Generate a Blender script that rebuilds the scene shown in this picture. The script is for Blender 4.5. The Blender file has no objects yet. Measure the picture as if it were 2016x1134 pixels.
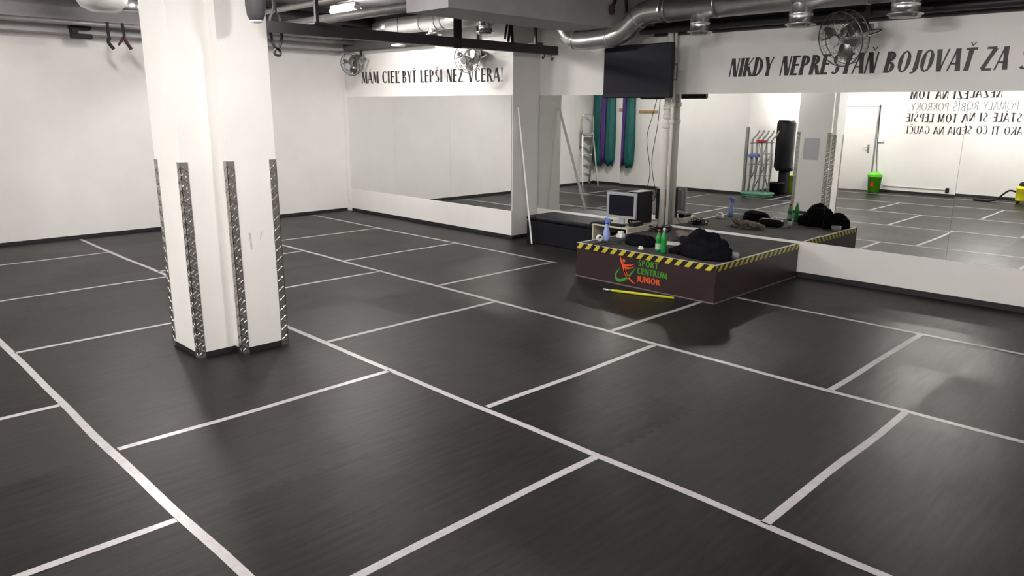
import bpy, math, random
from mathutils import Vector, Matrix
random.seed(7)
C = bpy.context.scene.collection
SC = bpy.context.scene
PI = math.pi

# ------------------------------------------------------------------ camera, world, exposure
FPX, PITCH, ROLL, YAW, CAMH = 1465.7, 0.237666, 0.0052124, 0.789033, 2.0
cam = bpy.data.cameras.new('camera')
camo = bpy.data.objects.new('camera', cam)
C.objects.link(camo)
fwd = Vector((-math.sin(YAW) * math.cos(PITCH), math.cos(YAW) * math.cos(PITCH), -math.sin(PITCH)))
rt = Vector((math.cos(YAW), math.sin(YAW), 0))
up = rt.cross(fwd)
r2 = rt * math.cos(ROLL) + up * math.sin(ROLL)
u2 = r2.cross(fwd)
camo.matrix_world = Matrix(((r2.x, u2.x, -fwd.x, 0), (r2.y, u2.y, -fwd.y, 0), (r2.z, u2.z, -fwd.z, CAMH), (0, 0, 0, 1)))
cam.sensor_width = 36
cam.lens = 36 * FPX / 2016
cam.clip_start = 0.05
cam.clip_end = 100
SC.camera = camo
w = bpy.data.worlds.new('world')
SC.world = w
w.use_nodes = True
w.node_tree.nodes['Background'].inputs[0].default_value = (0.9, 0.93, 1, 1)
w.node_tree.nodes['Background'].inputs[1].default_value = 0.05
SC.view_settings.view_transform = 'Standard'
SC.view_settings.look = 'None'
SC.view_settings.gamma = 1
SC.view_settings.use_curve_mapping = False
SC.view_settings.exposure = 1.02
SC.cycles.max_bounces = 10
SC.cycles.diffuse_bounces = 5
SC.cycles.glossy_bounces = 6
SC.cycles.caustics_reflective = True
SC.cycles.caustics_refractive = False
SC.cycles.sample_clamp_indirect = 12

# fluorescent battens under the ceiling: (x, y, z, turn, watts)
LAMPS = [(-4.1, 1.45, 3.1, 0, 78), (-9.95, 6.4, 3.41, 0, 110), (-10.3, 3.3, 3.3, 0, 112), (-3.3, 3.7, 3.3, 0, 95),
         (-7.6, 3.5, 3.3, 90, 92), (-7.7, -1.5, 3.3, 0, 145), (-3.8, -1.6, 3.3, 0, 150), (-0.2, 5.6, 3.3, 0, 60),
         (0.6, 0.6, 3.3, 0, 60)]
LAMP_COLOR = (1.0, 0.955, 0.925)


# ------------------------------------------------------------------ materials
def nodes_of(m):
    m.use_nodes = True
    nt = m.node_tree
    return nt, nt.nodes['Principled BSDF']


def mat(name, col, rough=0.5, metal=0.0, spec=0.5, noise=0.0, nscale=8.0, bump=0.0, bscale=60.0, stretch=None, **kw):
    m = bpy.data.materials.new(name)
    nt, b = nodes_of(m)
    b.inputs['Base Color'].default_value = (*col, 1)
    b.inputs['Roughness'].default_value = rough
    b.inputs['Metallic'].default_value = metal
    b.inputs['Specular IOR Level'].default_value = spec
    for k, v in kw.items():
        b.inputs[k.replace('_', ' ')].default_value = v
    tc = nt.nodes.new('ShaderNodeTexCoord')
    mp = nt.nodes.new('ShaderNodeMapping')
    nt.links.new(tc.outputs['Object'], mp.inputs[0])
    if stretch:
        mp.inputs['Scale'].default_value = stretch
    if noise:
        n = nt.nodes.new('ShaderNodeTexNoise')
        n.inputs['Scale'].default_value = nscale
        n.inputs['Detail'].default_value = 5
        nt.links.new(mp.outputs[0], n.inputs['Vector'])
        r = nt.nodes.new('ShaderNodeMapRange')
        r.inputs[1].default_value = 0.3
        r.inputs[2].default_value = 0.7
        r.inputs[3].default_value = 1 - noise
        r.inputs[4].default_value = 1 + noise * 0.4
        nt.links.new(n.outputs[0], r.inputs[0])
        mx = nt.nodes.new('ShaderNodeMix')
        mx.data_type = 'RGBA'
        mx.blend_type = 'MULTIPLY'
        mx.inputs[0].default_value = 1
        mx.inputs[6].default_value = (*col, 1)
        nt.links.new(r.outputs[0], mx.inputs[7])
        nt.links.new(mx.outputs[2], b.inputs['Base Color'])
    if bump:
        n2 = nt.nodes.new('ShaderNodeTexNoise')
        n2.inputs['Scale'].default_value = bscale
        n2.inputs['Detail'].default_value = 4
        nt.links.new(mp.outputs[0], n2.inputs['Vector'])
        bp = nt.nodes.new('ShaderNodeBump')
        bp.inputs['Strength'].default_value = bump
        bp.inputs['Distance'].default_value = 0.01
        nt.links.new(n2.outputs[0], bp.inputs['Height'])
        nt.links.new(bp.outputs[0], b.inputs['Normal'])
    return m


M = {}
M['wall'] = mat('white_plaster', (0.80, 0.785, 0.76), 0.75, noise=0.05, nscale=1.6, bump=0.12, bscale=45)
M['column'] = mat('column_board', (0.86, 0.845, 0.815), 0.6, noise=0.03, nscale=3)
M['skirt'] = mat('black_skirting', (0.012, 0.012, 0.014), 0.6)
M['ceil'] = mat('dark_ceiling', (0.06, 0.057, 0.06), 0.8, noise=0.25, nscale=2.5)
M['beam'] = mat('grey_beam_paint', (0.36, 0.345, 0.35), 0.65, noise=0.12, nscale=3)
M['darksteel'] = mat('dark_steel', (0.03, 0.028, 0.03), 0.45, metal=0.2)
M['pipe'] = mat('dull_pipe', (0.30, 0.29, 0.28), 0.45, metal=0.3, noise=0.2, nscale=6)
M['zinc'] = mat('galvanised_duct', (0.74, 0.74, 0.73), 0.27, metal=0.9, noise=0.10, nscale=7, bump=0.02, bscale=9)
M['zinc_dull'] = mat('dull_duct', (0.48, 0.48, 0.48), 0.33, metal=0.85, noise=0.2, nscale=5)
M['chrome'] = mat('chrome', (0.75, 0.75, 0.74), 0.18, metal=1)
M['greymetal'] = mat('grey_metal', (0.45, 0.45, 0.44), 0.35, metal=0.9)
M['black'] = mat('black_plastic', (0.010, 0.010, 0.012), 0.5, spec=0.25)
M['screen'] = mat('dark_screen', (0.006, 0.006, 0.014), 0.38, spec=0.15)
M['strap'] = mat('black_webbing', (0.010, 0.009, 0.010), 0.85)
M['strapred'] = mat('maroon_webbing', (0.05, 0.014, 0.018), 0.85)
M['white'] = mat('white_plastic', (0.80, 0.79, 0.76), 0.45)
M['pipewhite'] = mat('painted_pipe', (0.80, 0.775, 0.72), 0.4)
M['cream'] = mat('cream_laminate', (0.62, 0.58, 0.46), 0.4, noise=0.1, nscale=9)
M['silver'] = mat('silver_plastic', (0.42, 0.43, 0.45), 0.35, metal=0.3)
M['letters'] = mat('black_vinyl', (0.016, 0.014, 0.014), 0.5)
M['letters_thin'] = mat('grey_vinyl', (0.10, 0.10, 0.10), 0.5)
M['fanblade'] = mat('dull_fan_blade', (0.16, 0.155, 0.15), 0.28, metal=0.9)
M['pendant'] = mat('dark_grey_cover', (0.055, 0.055, 0.058), 0.6)
M['zinc_matte'] = mat('matte_duct', (0.78, 0.77, 0.75), 0.42, metal=0.6, noise=0.08, nscale=6)
M['maroon'] = mat('maroon_vinyl', (0.034, 0.016, 0.020), 0.38, noise=0.3, nscale=3)
M['carpet'] = mat('dark_grey_carpet', (0.055, 0.052, 0.050), 0.9, noise=0.35, nscale=6, bump=0.4, bscale=220)
M['piping'] = mat('pale_piping', (0.16, 0.13, 0.14), 0.4)
M['edgewhite'] = mat('white_edge_band', (0.62, 0.60, 0.54), 0.5, noise=0.2, nscale=14)
M['orange'] = mat('orange_print', (0.80, 0.10, 0.015), 0.5)
M['green'] = mat('green_print', (0.05, 0.30, 0.02), 0.5)
M['leather'] = mat('black_leatherette', (0.006, 0.007, 0.010), 0.45, spec=0.2, noise=0.2, nscale=5, bump=0.15, bscale=30)
M['cloth'] = mat('black_cloth', (0.006, 0.006, 0.009), 0.95, spec=0.08, bump=0.6, bscale=60)
M['cloth_grey'] = mat('grey_cloth', (0.20, 0.165, 0.14), 0.9, noise=0.4, nscale=20, bump=0.5, bscale=60)
M['bluebottle'] = mat('pale_blue_plastic', (0.30, 0.38, 0.72), 0.22, Coat_Weight=0.3)
M['blue'] = mat('blue_plastic', (0.12, 0.19, 0.55), 0.35)
M['greenglass'] = mat('green_bottle_plastic', (0.010, 0.27, 0.045), 0.15, Coat_Weight=0.5)
M['label'] = mat('pale_green_label', (0.42, 0.58, 0.44), 0.5)
M['red'] = mat('red_plastic', (0.45, 0.02, 0.02), 0.4)
M['paper'] = mat('white_paper', (0.75, 0.74, 0.72), 0.7)
M['papergrey'] = mat('laminated_sheet', (0.50, 0.51, 0.54), 0.45)
M['tapegrey'] = mat('grey_tape_roll', (0.33, 0.33, 0.34), 0.4)
M['yellow'] = mat('yellow_stick', (0.62, 0.60, 0.03), 0.3)
M['lime'] = mat('lime_plastic', (0.13, 0.62, 0.02), 0.4)
M['limeyellow'] = mat('lime_yellow_plastic', (0.38, 0.62, 0.02), 0.4)
M['vac'] = mat('yellow_plastic', (0.72, 0.66, 0.02), 0.4)
M['teal'] = mat('teal_silk', (0.004, 0.115, 0.105), 0.6, noise=0.5, nscale=4, stretch=(9, 9, 0.7))
M['purple'] = mat('purple_silk', (0.085, 0.022, 0.20), 0.6, noise=0.5, nscale=4, stretch=(9, 9, 0.7))
M['wood'] = mat('raw_wood', (0.42, 0.27, 0.12), 0.6, noise=0.3, nscale=10, stretch=(1, 8, 8))
M['stepgreen'] = mat('green_step_plastic', (0.10, 0.27, 0.17), 0.5)
M['door'] = mat('door_paint', (0.66, 0.64, 0.61), 0.4)
M['gap'] = mat('dark_gap', (0.02, 0.02, 0.02), 0.8)
M['skirtwhite'] = mat('white_channel', (0.70, 0.69, 0.66), 0.5)
M['aluminium'] = mat('brushed_aluminium', (0.62, 0.62, 0.61), 0.32, metal=0.9)

# mirror
m = bpy.data.materials.new('mirror_glass')
nt, b = nodes_of(m)
b.inputs['Base Color'].default_value = (0.86, 0.875, 0.85, 1)
b.inputs['Metallic'].default_value = 1
b.inputs['Roughness'].default_value = 0.0
M['mirror'] = m

# lamp diffuser
m = bpy.data.materials.new('lit_diffuser')
nt, b = nodes_of(m)
b.inputs['Base Color'].default_value = (0.9, 0.9, 0.88, 1)
b.inputs['Emission Color'].default_value = (*LAMP_COLOR, 1)
b.inputs['Emission Strength'].default_value = 9
M['lit'] = m


def lit_material(strength):
    m = M['lit'].copy()
    m.node_tree.nodes['Principled BSDF'].inputs['Emission Strength'].default_value = strength
    m.cycles.emission_sampling = 'FRONT'
    return m


# diamond plate: raised lozenges on steel
def diamond_plate():
    m = bpy.data.materials.new('diamond_plate')
    nt, b = nodes_of(m)
    b.inputs['Base Color'].default_value = (0.40, 0.385, 0.36, 1)
    b.inputs['Metallic'].default_value = 0.9
    b.inputs['Roughness'].default_value = 0.33
    return m


M['plate'] = diamond_plate()


# hazard tape: diagonal yellow stripes on black, driven by object coordinates
def hazard(name, axis, period, slant):
    m = bpy.data.materials.new(name)
    nt, b = nodes_of(m)
    L, N = nt.links.new, nt.nodes.new
    tc = N('ShaderNodeTexCoord'); sp = N('ShaderNodeSeparateXYZ')
    L(tc.outputs['Object'], sp.inputs[0])
    a = N('ShaderNodeMath'); a.operation = 'MULTIPLY'; a.inputs[1].default_value = slant
    L(sp.outputs['Z'], a.inputs[0])
    s = N('ShaderNodeMath'); s.operation = 'ADD'
    L(sp.outputs[axis], s.inputs[0]); L(a.outputs[0], s.inputs[1])
    d = N('ShaderNodeMath'); d.operation = 'DIVIDE'; d.inputs[1].default_value = period
    L(s.outputs[0], d.inputs[0])
    f = N('ShaderNodeMath'); f.operation = 'FRACT'
    L(d.outputs[0], f.inputs[0])
    g = N('ShaderNodeMath'); g.operation = 'GREATER_THAN'; g.inputs[1].default_value = 0.52
    L(f.outputs[0], g.inputs[0])
    n = N('ShaderNodeTexNoise'); n.inputs['Scale'].default_value = 9
    L(tc.outputs['Object'], n.inputs['Vector'])
    mx = N('ShaderNodeMix'); mx.data_type = 'RGBA'
    mx.inputs[6].default_value = (0.014, 0.012, 0.008, 1)
    mx.inputs[7].default_value = (0.60, 0.50, 0.05, 1)
    L(g.outputs[0], mx.inputs[0])
    mr = N('ShaderNodeMapRange'); mr.inputs[3].default_value = 0.75; mr.inputs[4].default_value = 1.1
    L(n.outputs[0], mr.inputs[0])
    mm = N('ShaderNodeMix'); mm.data_type = 'RGBA'; mm.blend_type = 'MULTIPLY'; mm.inputs[0].default_value = 1
    L(mx.outputs[2], mm.inputs[6]); L(mr.outputs[0], mm.inputs[7])
    L(mm.outputs[2], b.inputs['Base Color'])
    b.inputs['Roughness'].default_value = 0.35
    return m


M['hazard_front'] = hazard('hazard_tape_front', 'X', 0.126, -0.9)
M['hazard_side'] = hazard('hazard_tape_side', 'Y', 0.112, -0.9)


# gym floor: one-metre rubber puzzle mats, each worn a little differently
def floor_mat():
    m = bpy.data.materials.new('rubber_mats')
    nt, b = nodes_of(m)
    L, N = nt.links.new, nt.nodes.new

    def math_(op, a, v=None, c=None):
        n = N('ShaderNodeMath'); n.operation = op
        for i, q in enumerate((a, v, c)):
            if q is None:
                continue
            if isinstance(q, (int, float)):
                n.inputs[i].default_value = q
            else:
                L(q, n.inputs[i])
        return n.outputs[0]
    tc = N('ShaderNodeTexCoord'); sp = N('ShaderNodeSeparateXYZ')
    L(tc.outputs['Object'], sp.inputs[0])
    x, y = sp.outputs['X'], sp.outputs['Y']
    # jagged joints: offset each coordinate by a square wave of the other
    sqx = math_('MULTIPLY', math_('SIGN', math_('SINE', math_('MULTIPLY', y, 62.0))), 0.012)
    sqy = math_('MULTIPLY', math_('SIGN', math_('SINE', math_('MULTIPLY', x, 62.0))), 0.012)
    ux = math_('DIVIDE', math_('ADD', math_('ADD', x, sqx), 1.47), 1.017)
    uy = math_('DIVIDE', math_('SUBTRACT', math_('ADD', y, sqy), 1.19), 1.017)
    cx, cy = math_('FLOOR', ux), math_('FLOOR', uy)
    cb = N('ShaderNodeCombineXYZ'); L(cx, cb.inputs[0]); L(cy, cb.inputs[1])
    wn = N('ShaderNodeTexWhiteNoise'); wn.noise_dimensions = '2D'; L(cb.outputs[0], wn.inputs['Vector'])
    fx = math_('SUBTRACT', math_('ABSOLUTE', math_('SUBTRACT', math_('FRACT', ux), 0.5)), 0.4965)
    fy = math_('SUBTRACT', math_('ABSOLUTE', math_('SUBTRACT', math_('FRACT', uy), 0.5)), 0.4965)
    seam = math_('GREATER_THAN', math_('MAXIMUM', fx, fy), 0.0)
    # brushed streaks, turned with the mat, and broad scuffs
    st = N('ShaderNodeMapping'); st.inputs['Scale'].default_value = (30, 3, 1)
    st.inputs['Rotation'].default_value = (0, 0, 0.3)
    L(tc.outputs['Object'], st.inputs[0])
    n1 = N('ShaderNodeTexNoise'); n1.inputs['Scale'].default_value = 1.0; n1.inputs['Detail'].default_value = 5
    L(st.outputs[0], n1.inputs['Vector'])
    n2 = N('ShaderNodeTexNoise'); n2.inputs['Scale'].default_value = 0.9; n2.inputs['Detail'].default_value = 6
    L(tc.outputs['Object'], n2.inputs['Vector'])
    n3 = N('ShaderNodeTexNoise'); n3.inputs['Scale'].default_value = 240; n3.inputs['Detail'].default_value = 2
    L(tc.outputs['Object'], n3.inputs['Vector'])
    v = math_('ADD', math_('MULTIPLY', wn.outputs[0], 0.25), math_('ADD', math_('MULTIPLY', n1.outputs[0], 0.35), math_('MULTIPLY', n2.outputs[0], 0.9)))
    v = math_('ADD', v, math_('MULTIPLY', n3.outputs[0], 0.5))
    cr = N('ShaderNodeValToRGB')
    cr.color_ramp.elements[0].position = 0.55; cr.color_ramp.elements[0].color = (0.0095, 0.0088, 0.0084, 1)
    cr.color_ramp.elements[1].position = 1.5 / 1.6; cr.color_ramp.elements[1].color = (0.026, 0.024, 0.0228, 1)
    L(math_('DIVIDE', v, 1.6), cr.inputs[0])
    # pale specks of dirt in a few places
    vo = N('ShaderNodeTexVoronoi'); vo.inputs['Scale'].default_value = 6
    L(tc.outputs['Object'], vo.inputs['Vector'])
    n4 = N('ShaderNodeTexNoise'); n4.inputs['Scale'].default_value = 0.7
    L(tc.outputs['Object'], n4.inputs['Vector'])
    dx_ = math_('ADD', x, 1.25); dy_ = math_('SUBTRACT', y, 5.2)
    near = math_('LESS_THAN', math_('ADD', math_('MULTIPLY', dx_, dx_), math_('MULTIPLY', dy_, dy_)), math_('MULTIPLY', n4.outputs[0], 1.1))
    speck = math_('MULTIPLY', math_('LESS_THAN', vo.outputs['Distance'], 0.03), near)
    mx = N('ShaderNodeMix'); mx.data_type = 'RGBA'
    L(speck, mx.inputs[0]); L(cr.outputs[0], mx.inputs[6]); mx.inputs[7].default_value = (0.22, 0.2, 0.18, 1)
    mx2 = N('ShaderNodeMix'); mx2.data_type = 'RGBA'
    L(math_('MULTIPLY', seam, 0.75), mx2.inputs[0]); L(mx.outputs[2], mx2.inputs[6]); mx2.inputs[7].default_value = (0.012, 0.012, 0.012, 1)
    L(mx2.outputs[2], b.inputs['Base Color'])
    ro = math_('ADD', math_('ADD', 0.22, math_('MULTIPLY', wn.outputs[0], 0.14)), math_('MULTIPLY', n2.outputs[0], 0.22))
    L(ro, b.inputs['Roughness'])
    L(math_('ADD', math_('ADD', 0.04, math_('MULTIPLY', wn.outputs[0], 0.13)), math_('MULTIPLY', n1.outputs[0], 0.11)), b.inputs['Specular IOR Level'])
    h = math_('ADD', math_('MULTIPLY', n3.outputs[0], 0.5), math_('ADD', math_('MULTIPLY', n1.outputs[0], 0.4), math_('MULTIPLY', seam, -0.8)))
    bp = N('ShaderNodeBump'); bp.inputs['Strength'].default_value = 0.35; bp.inputs['Distance'].default_value = 0.004
    L(h, bp.inputs['Height']); L(bp.outputs[0], b.inputs['Normal'])
    return m


M['floor'] = floor_mat()
M['tape'] = mat('grey_gaffer_tape', (0.40, 0.385, 0.39), 0.27, spec=0.4, noise=0.10, nscale=20, bump=0.35, bscale=16)


# ------------------------------------------------------------------ mesh helpers
class MB:
    def __init__(s):
        s.v, s.f, s.s, s.m = [], [], [], []

    def face(s, idx, smooth=False, mi=0):
        s.f.append(idx); s.s.append(smooth); s.m.append(mi)

    def hexa(s, p, mi=0):
        """eight corners: bottom loop (ccw from above), top loop"""
        n = len(s.v); s.v += [tuple(q) for q in p]
        for q in ((3, 2, 1, 0), (4, 5, 6, 7), (0, 1, 5, 4), (1, 2, 6, 5), (2, 3, 7, 6), (3, 0, 4, 7)):
            s.face([n + i for i in q], False, mi)
        return s

    def box(s, x0, x1, y0, y1, z0, z1, mi=0, b=0.0):
        if b:
            return s.rbox(x0, x1, y0, y1, z0, z1, b, mi)
        return s.hexa([(x0, y0, z0), (x1, y0, z0), (x1, y1, z0), (x0, y1, z0), (x0, y0, z1), (x1, y0, z1), (x1, y1, z1), (x0, y1, z1)], mi)

    def rbox(s, x0, x1, y0, y1, z0, z1, b, mi=0):
        """box with chamfered edges all round"""
        rings = []
        for z, i in ((z0, b), (z0 + b, 0), (z1 - b, 0), (z1, b)):
            X0, X1, Y0, Y1 = x0 + i, x1 - i, y0 + i, y1 - i
            c = b if i == 0 else b * 0.6
            rings.append([(X0 + c, Y0, z), (X1 - c, Y0, z), (X1, Y0 + c, z), (X1, Y1 - c, z), (X1 - c, Y1, z), (X0 + c, Y1, z), (X0, Y1 - c, z), (X0, Y0 + c, z)])
        return s.loft(rings, True, True, False, mi)

    def loft(s, rings, cap0=True, cap1=True, smooth=True, mi=0, closed=True):
        n0 = len(s.v); k = len(rings[0])
        for r in rings:
            s.v += [tuple(p) for p in r]
        for i in range(len(rings) - 1):
            for j in range(k if closed else k - 1):
                a = n0 + i * k + j; b = n0 + i * k + (j + 1) % k
                s.face([a, b, b + k, a + k], smooth, mi)
        if cap0:
            s.face([n0 + j for j in reversed(range(k))], False, mi)
        if cap1:
            s.face([n0 + (len(rings) - 1) * k + j for j in range(k)], False, mi)
        return s

    def tube(s, pts, r, n=12, caps=True, mi=0, smooth=True, flat=None):
        """round (or flattened: flat=(scale_a, scale_b)) tube along points; r number or list"""
        P = [Vector(p) for p in pts]
        rs = r if isinstance(r, (list, tuple)) else [r] * len(P)
        rings = []; a = None
        for i, p in enumerate(P):
            t = (P[min(i + 1, len(P) - 1)] - P[max(i - 1, 0)])
            if t.length < 1e-9:
                t = Vector((0, 0, 1))
            t.normalize()
            if a is None:
                a = t.cross(Vector((0, 0, 1)) if abs(t.z) < 0.9 else Vector((1, 0, 0)))
            a = a - t * a.dot(t)
            a.normalize(); b = t.cross(a)
            fa, fb = flat or (1, 1)
            rings.append([p + a * math.cos(2 * PI * k / n) * rs[i] * fa + b * math.sin(2 * PI * k / n) * rs[i] * fb for k in range(n)])
        return s.loft(rings, caps, caps, smooth, mi)

    def rod(s, a, b, r, n=12, mi=0):
        return s.tube([a, b], r, n, True, mi)

    def lathe(s, c, prof, n=24, axis=(0, 0, 1), mi=0, smooth=True, caps=True):
        """prof: list of (radius, height along axis)"""
        ax = Vector(axis).normalized()
        a = ax.cross(Vector((0, 0, 1)) if abs(ax.z) < 0.9 else Vector((1, 0, 0))).normalized()
        b = ax.cross(a)
        c = Vector(c)
        rings = [[c + ax * h + (a * math.cos(2 * PI * k / n) + b * math.sin(2 * PI * k / n)) * max(r, 1e-4) for k in range(n)] for r, h in prof]
        return s.loft(rings, caps, caps, smooth, mi)

    def bar(s, a, b, w, h, mi=0, upv=(0, 0, 1)):
        """square bar from a to b, w across, h along upv"""
        a, b = Vector(a), Vector(b); t = (b - a).normalized(); u = Vector(upv)
        sd = t.cross(u)
        if sd.length < 1e-4:
            sd = t.cross(Vector((1, 0, 0)))
        sd.normalize(); u = sd.cross(t).normalized()
        sd *= w / 2; u *= h / 2
        return s.hexa([a - sd - u, a + sd - u, b + sd - u, b - sd - u, a - sd + u, a + sd + u, b + sd + u, b - sd + u], mi)

    def build(s, name, mats, parent=None, loc=None):
        me = bpy.data.meshes.new(name)
        v = s.v
        if loc is not None:
            v = [(p[0] - loc[0], p[1] - loc[1], p[2] - loc[2]) for p in s.v]
        me.from_pydata(v, [], s.f)
        me.polygons.foreach_set('use_smooth', s.s)
        for mm in (mats if isinstance(mats, (list, tuple)) else [mats]):
            me.materials.append(M[mm] if isinstance(mm, str) else mm)
        me.polygons.foreach_set('material_index', s.m)
        me.update()
        import bmesh
        bm = bmesh.new(); bm.from_mesh(me)
        bmesh.ops.recalc_face_normals(bm, faces=bm.faces)
        bm.to_mesh(me); bm.free()
        o = bpy.data.objects.new(name, me)
        C.objects.link(o)
        if loc is not None:
            o.location = loc
        if parent is not None:
            o.parent = parent
        return o


def tag(o, label, cat, group=None):
    o['label'] = label; o['category'] = cat
    if group:
        o['group'] = group
    return o


def thing(name, label, cat, loc=(0, 0, 0), group=None, rotz=0.0):
    o = bpy.data.objects.new(name, None)
    C.objects.link(o)
    o.location = loc; o.rotation_euler = (0, 0, rotz)
    o.empty_display_size = 0.1
    return tag(o, label, cat, group)


def struct(name, mb, mats, label=None):
    o = mb.build(name, mats)
    o['kind'] = 'structure'
    if label:
        o['label'] = label
    return o


# ------------------------------------------------------------------ setting
WB = 0.017                     # the mirror wall runs a hair out of square with the tape grid


def wy(x):
    return 8.80 + WB * (x + 3.9)


XL, XC, YA, YR, XS, XR, YB = -12.8, -8.19, 8.13, -3.3, -8.5, 2.6, 0.7
ZC = 3.55
struct('floor', MB().box(-13.2, 3.0, -3.7, 9.3, -0.06, 0), 'floor')
struct('ceiling', MB().box(-13.2, 3.0, -3.7, 9.3, ZC, ZC + 0.1), 'ceil')
struct('wall_left', MB().box(XL - 0.2, XL, YB - 0.2, YA + 0.2, 0, ZC), 'wall')
struct('wall_alcove', MB().box(XL, XC, YA, 9.2, 0, ZC), 'wall')
struct('wall_back', MB().hexa([(XC, wy(XC), 0), (XR + 0.2, wy(XR + 0.2), 0), (XR + 0.2, 9.25, 0), (XC, 9.25, 0),
                                (XC, wy(XC), ZC), (XR + 0.2, wy(XR + 0.2), ZC), (XR + 0.2, 9.25, ZC), (XC, 9.25, ZC)]), 'wall')
struct('wall_rear_left', MB().box(XL, XS, YB - 0.2, YB, 0, ZC), 'wall')
struct('wall_recess', MB().box(XS - 0.2, XS, YR, YB - 0.2, 0, ZC), 'wall')
struct('wall_rear', MB().box(XS - 0.2, XR + 0.2, YR - 0.2, YR, 0, ZC), 'wall')
struct('wall_right', MB().box(XR, XR + 0.2, YR, 9.0, 0, ZC), 'wall')
# vertical boxing in the far corner
struct('trim_1', MB().box(XL, XL + 0.11, YA - 0.05, YA, 0, 3.0), 'wall', 'white corner boxing')
# black skirting
struct('baseboard_left', MB().box(XL, XL + 0.012, YB, YA - 0.05, 0, 0.05), 'skirt')
struct('baseboard_alcove', MB().box(XL + 0.11, XC + 0.012, YA - 0.012, YA, 0, 0.05).box(XC, XC + 0.012, YA, 8.7, 0, 0.05), 'skirt')
struct('baseboard_back', MB().hexa([(XC + .01, wy(XC) - 0.02, 0), (XR, wy(XR) - 0.02, 0), (XR, wy(XR), 0), (XC + .01, wy(XC), 0),
                                     (XC + .01, wy(XC) - 0.02, 0.06), (XR, wy(XR) - 0.02, 0.06), (XR, wy(XR), 0.06), (XC + .01, wy(XC), 0.06)]), 'skirt')
struct('baseboard_rear', MB().box(XS, XR, YR, YR + 0.012, 0, 0.06).box(XS, XS + 0.012, YR, YB - 0.2, 0, 0.06)
       .box(XL, XS, YB, YB + 0.012, 0, 0.06), 'skirt')
# white-painted board below the mirrors stands slightly proud
struct('trim_2', MB().box(XL + 0.11, XC, YA - 0.022, YA, 0.055, 0.435), 'wall', 'white board under the far mirrors')
struct('trim_3', MB().hexa([(XC, wy(XC) - 0.03, 0.065), (XR, wy(XR) - 0.03, 0.065), (XR, wy(XR), 0.065), (XC, wy(XC), 0.065),
                            (XC, wy(XC) - 0.03, 0.435), (XR, wy(XR) - 0.03, 0.435), (XR, wy(XR), 0.435), (XC, wy(XC), 0.435)]), 'wall', 'white board under the long mirrors')
# dark painted band above the lettered wall
struct('trim_4', MB().hexa([(-6.1, wy(-6.1) - 0.05, 2.93), (XR, wy(XR) - 0.05, 2.93), (XR, wy(XR), 2.93), (-6.1, wy(-6.1), 2.93),
                            (-6.1, wy(-6.1) - 0.05, ZC), (XR, wy(XR) - 0.05, ZC), (XR, wy(XR), ZC), (-6.1, wy(-6.1), ZC)]), 'ceil', 'dark painted band above the lettered wall')
struct('trim_5', MB().box(XL, -10.0, YA - 0.25, YA, 3.0, ZC), 'ceil', 'dark downstand above the far wall')
# concrete beams
struct('ceiling_beam_left', MB().box(XL, XL + 0.42, YB, YA - 0.25, 3.0, ZC), 'beam', 'grey beam along the left wall')
struct('ceiling_beam_middle', MB().box(-6.95, -6.24, 5.25, wy(-7), 3.0, ZC), 'beam', 'broad grey concrete beam ending at the long wall')
struct('ceiling_beam_right', MB().box(-1.0, -0.3, YR, wy(-1), 3.25, ZC), 'beam', 'grey concrete beam')

# door in the rear wall, seen in the mirrors
dr = struct('door_1', MB().box(-8.12, -7.06, YR - 0.02, YR + 0.02, 0.01, 2.17), 'door')
struct('trim_6', MB().box(-7.05, -7.03, YR, YR + 0.03, 0, 2.2).box(-8.15, -7.03, YR, YR + 0.03, 2.18, 2.2), 'greymetal', 'thin metal door frame')
MB().rod((-7.2, YR + 0.02, 1.12), (-7.2, YR + 0.075, 1.12), 0.011).rod((-7.2, YR + 0.07, 1.12), (-7.33, YR + 0.07, 1.12), 0.011) \
    .box(-7.225, -7.175, YR + 0.02, YR + 0.03, 0.98, 1.2).build('door_handle', 'chrome', dr)

# ------------------------------------------------------------------ column with its boxed duct and plate guards
col = struct('column', MB().box(-6.40, -5.88, 2.25, 2.56, 0.0, ZC).box(-6.40, -5.75, 2.56, 2.97, 0.0, ZC), 'column',
             'white boxed column with stepped side')
MB().box(-6.403, -5.877, 2.247, 2.557, 0, 0.042).box(-6.403, -5.747, 2.557, 2.973, 0, 0.042).build('skirting', 'skirt', col)


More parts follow.
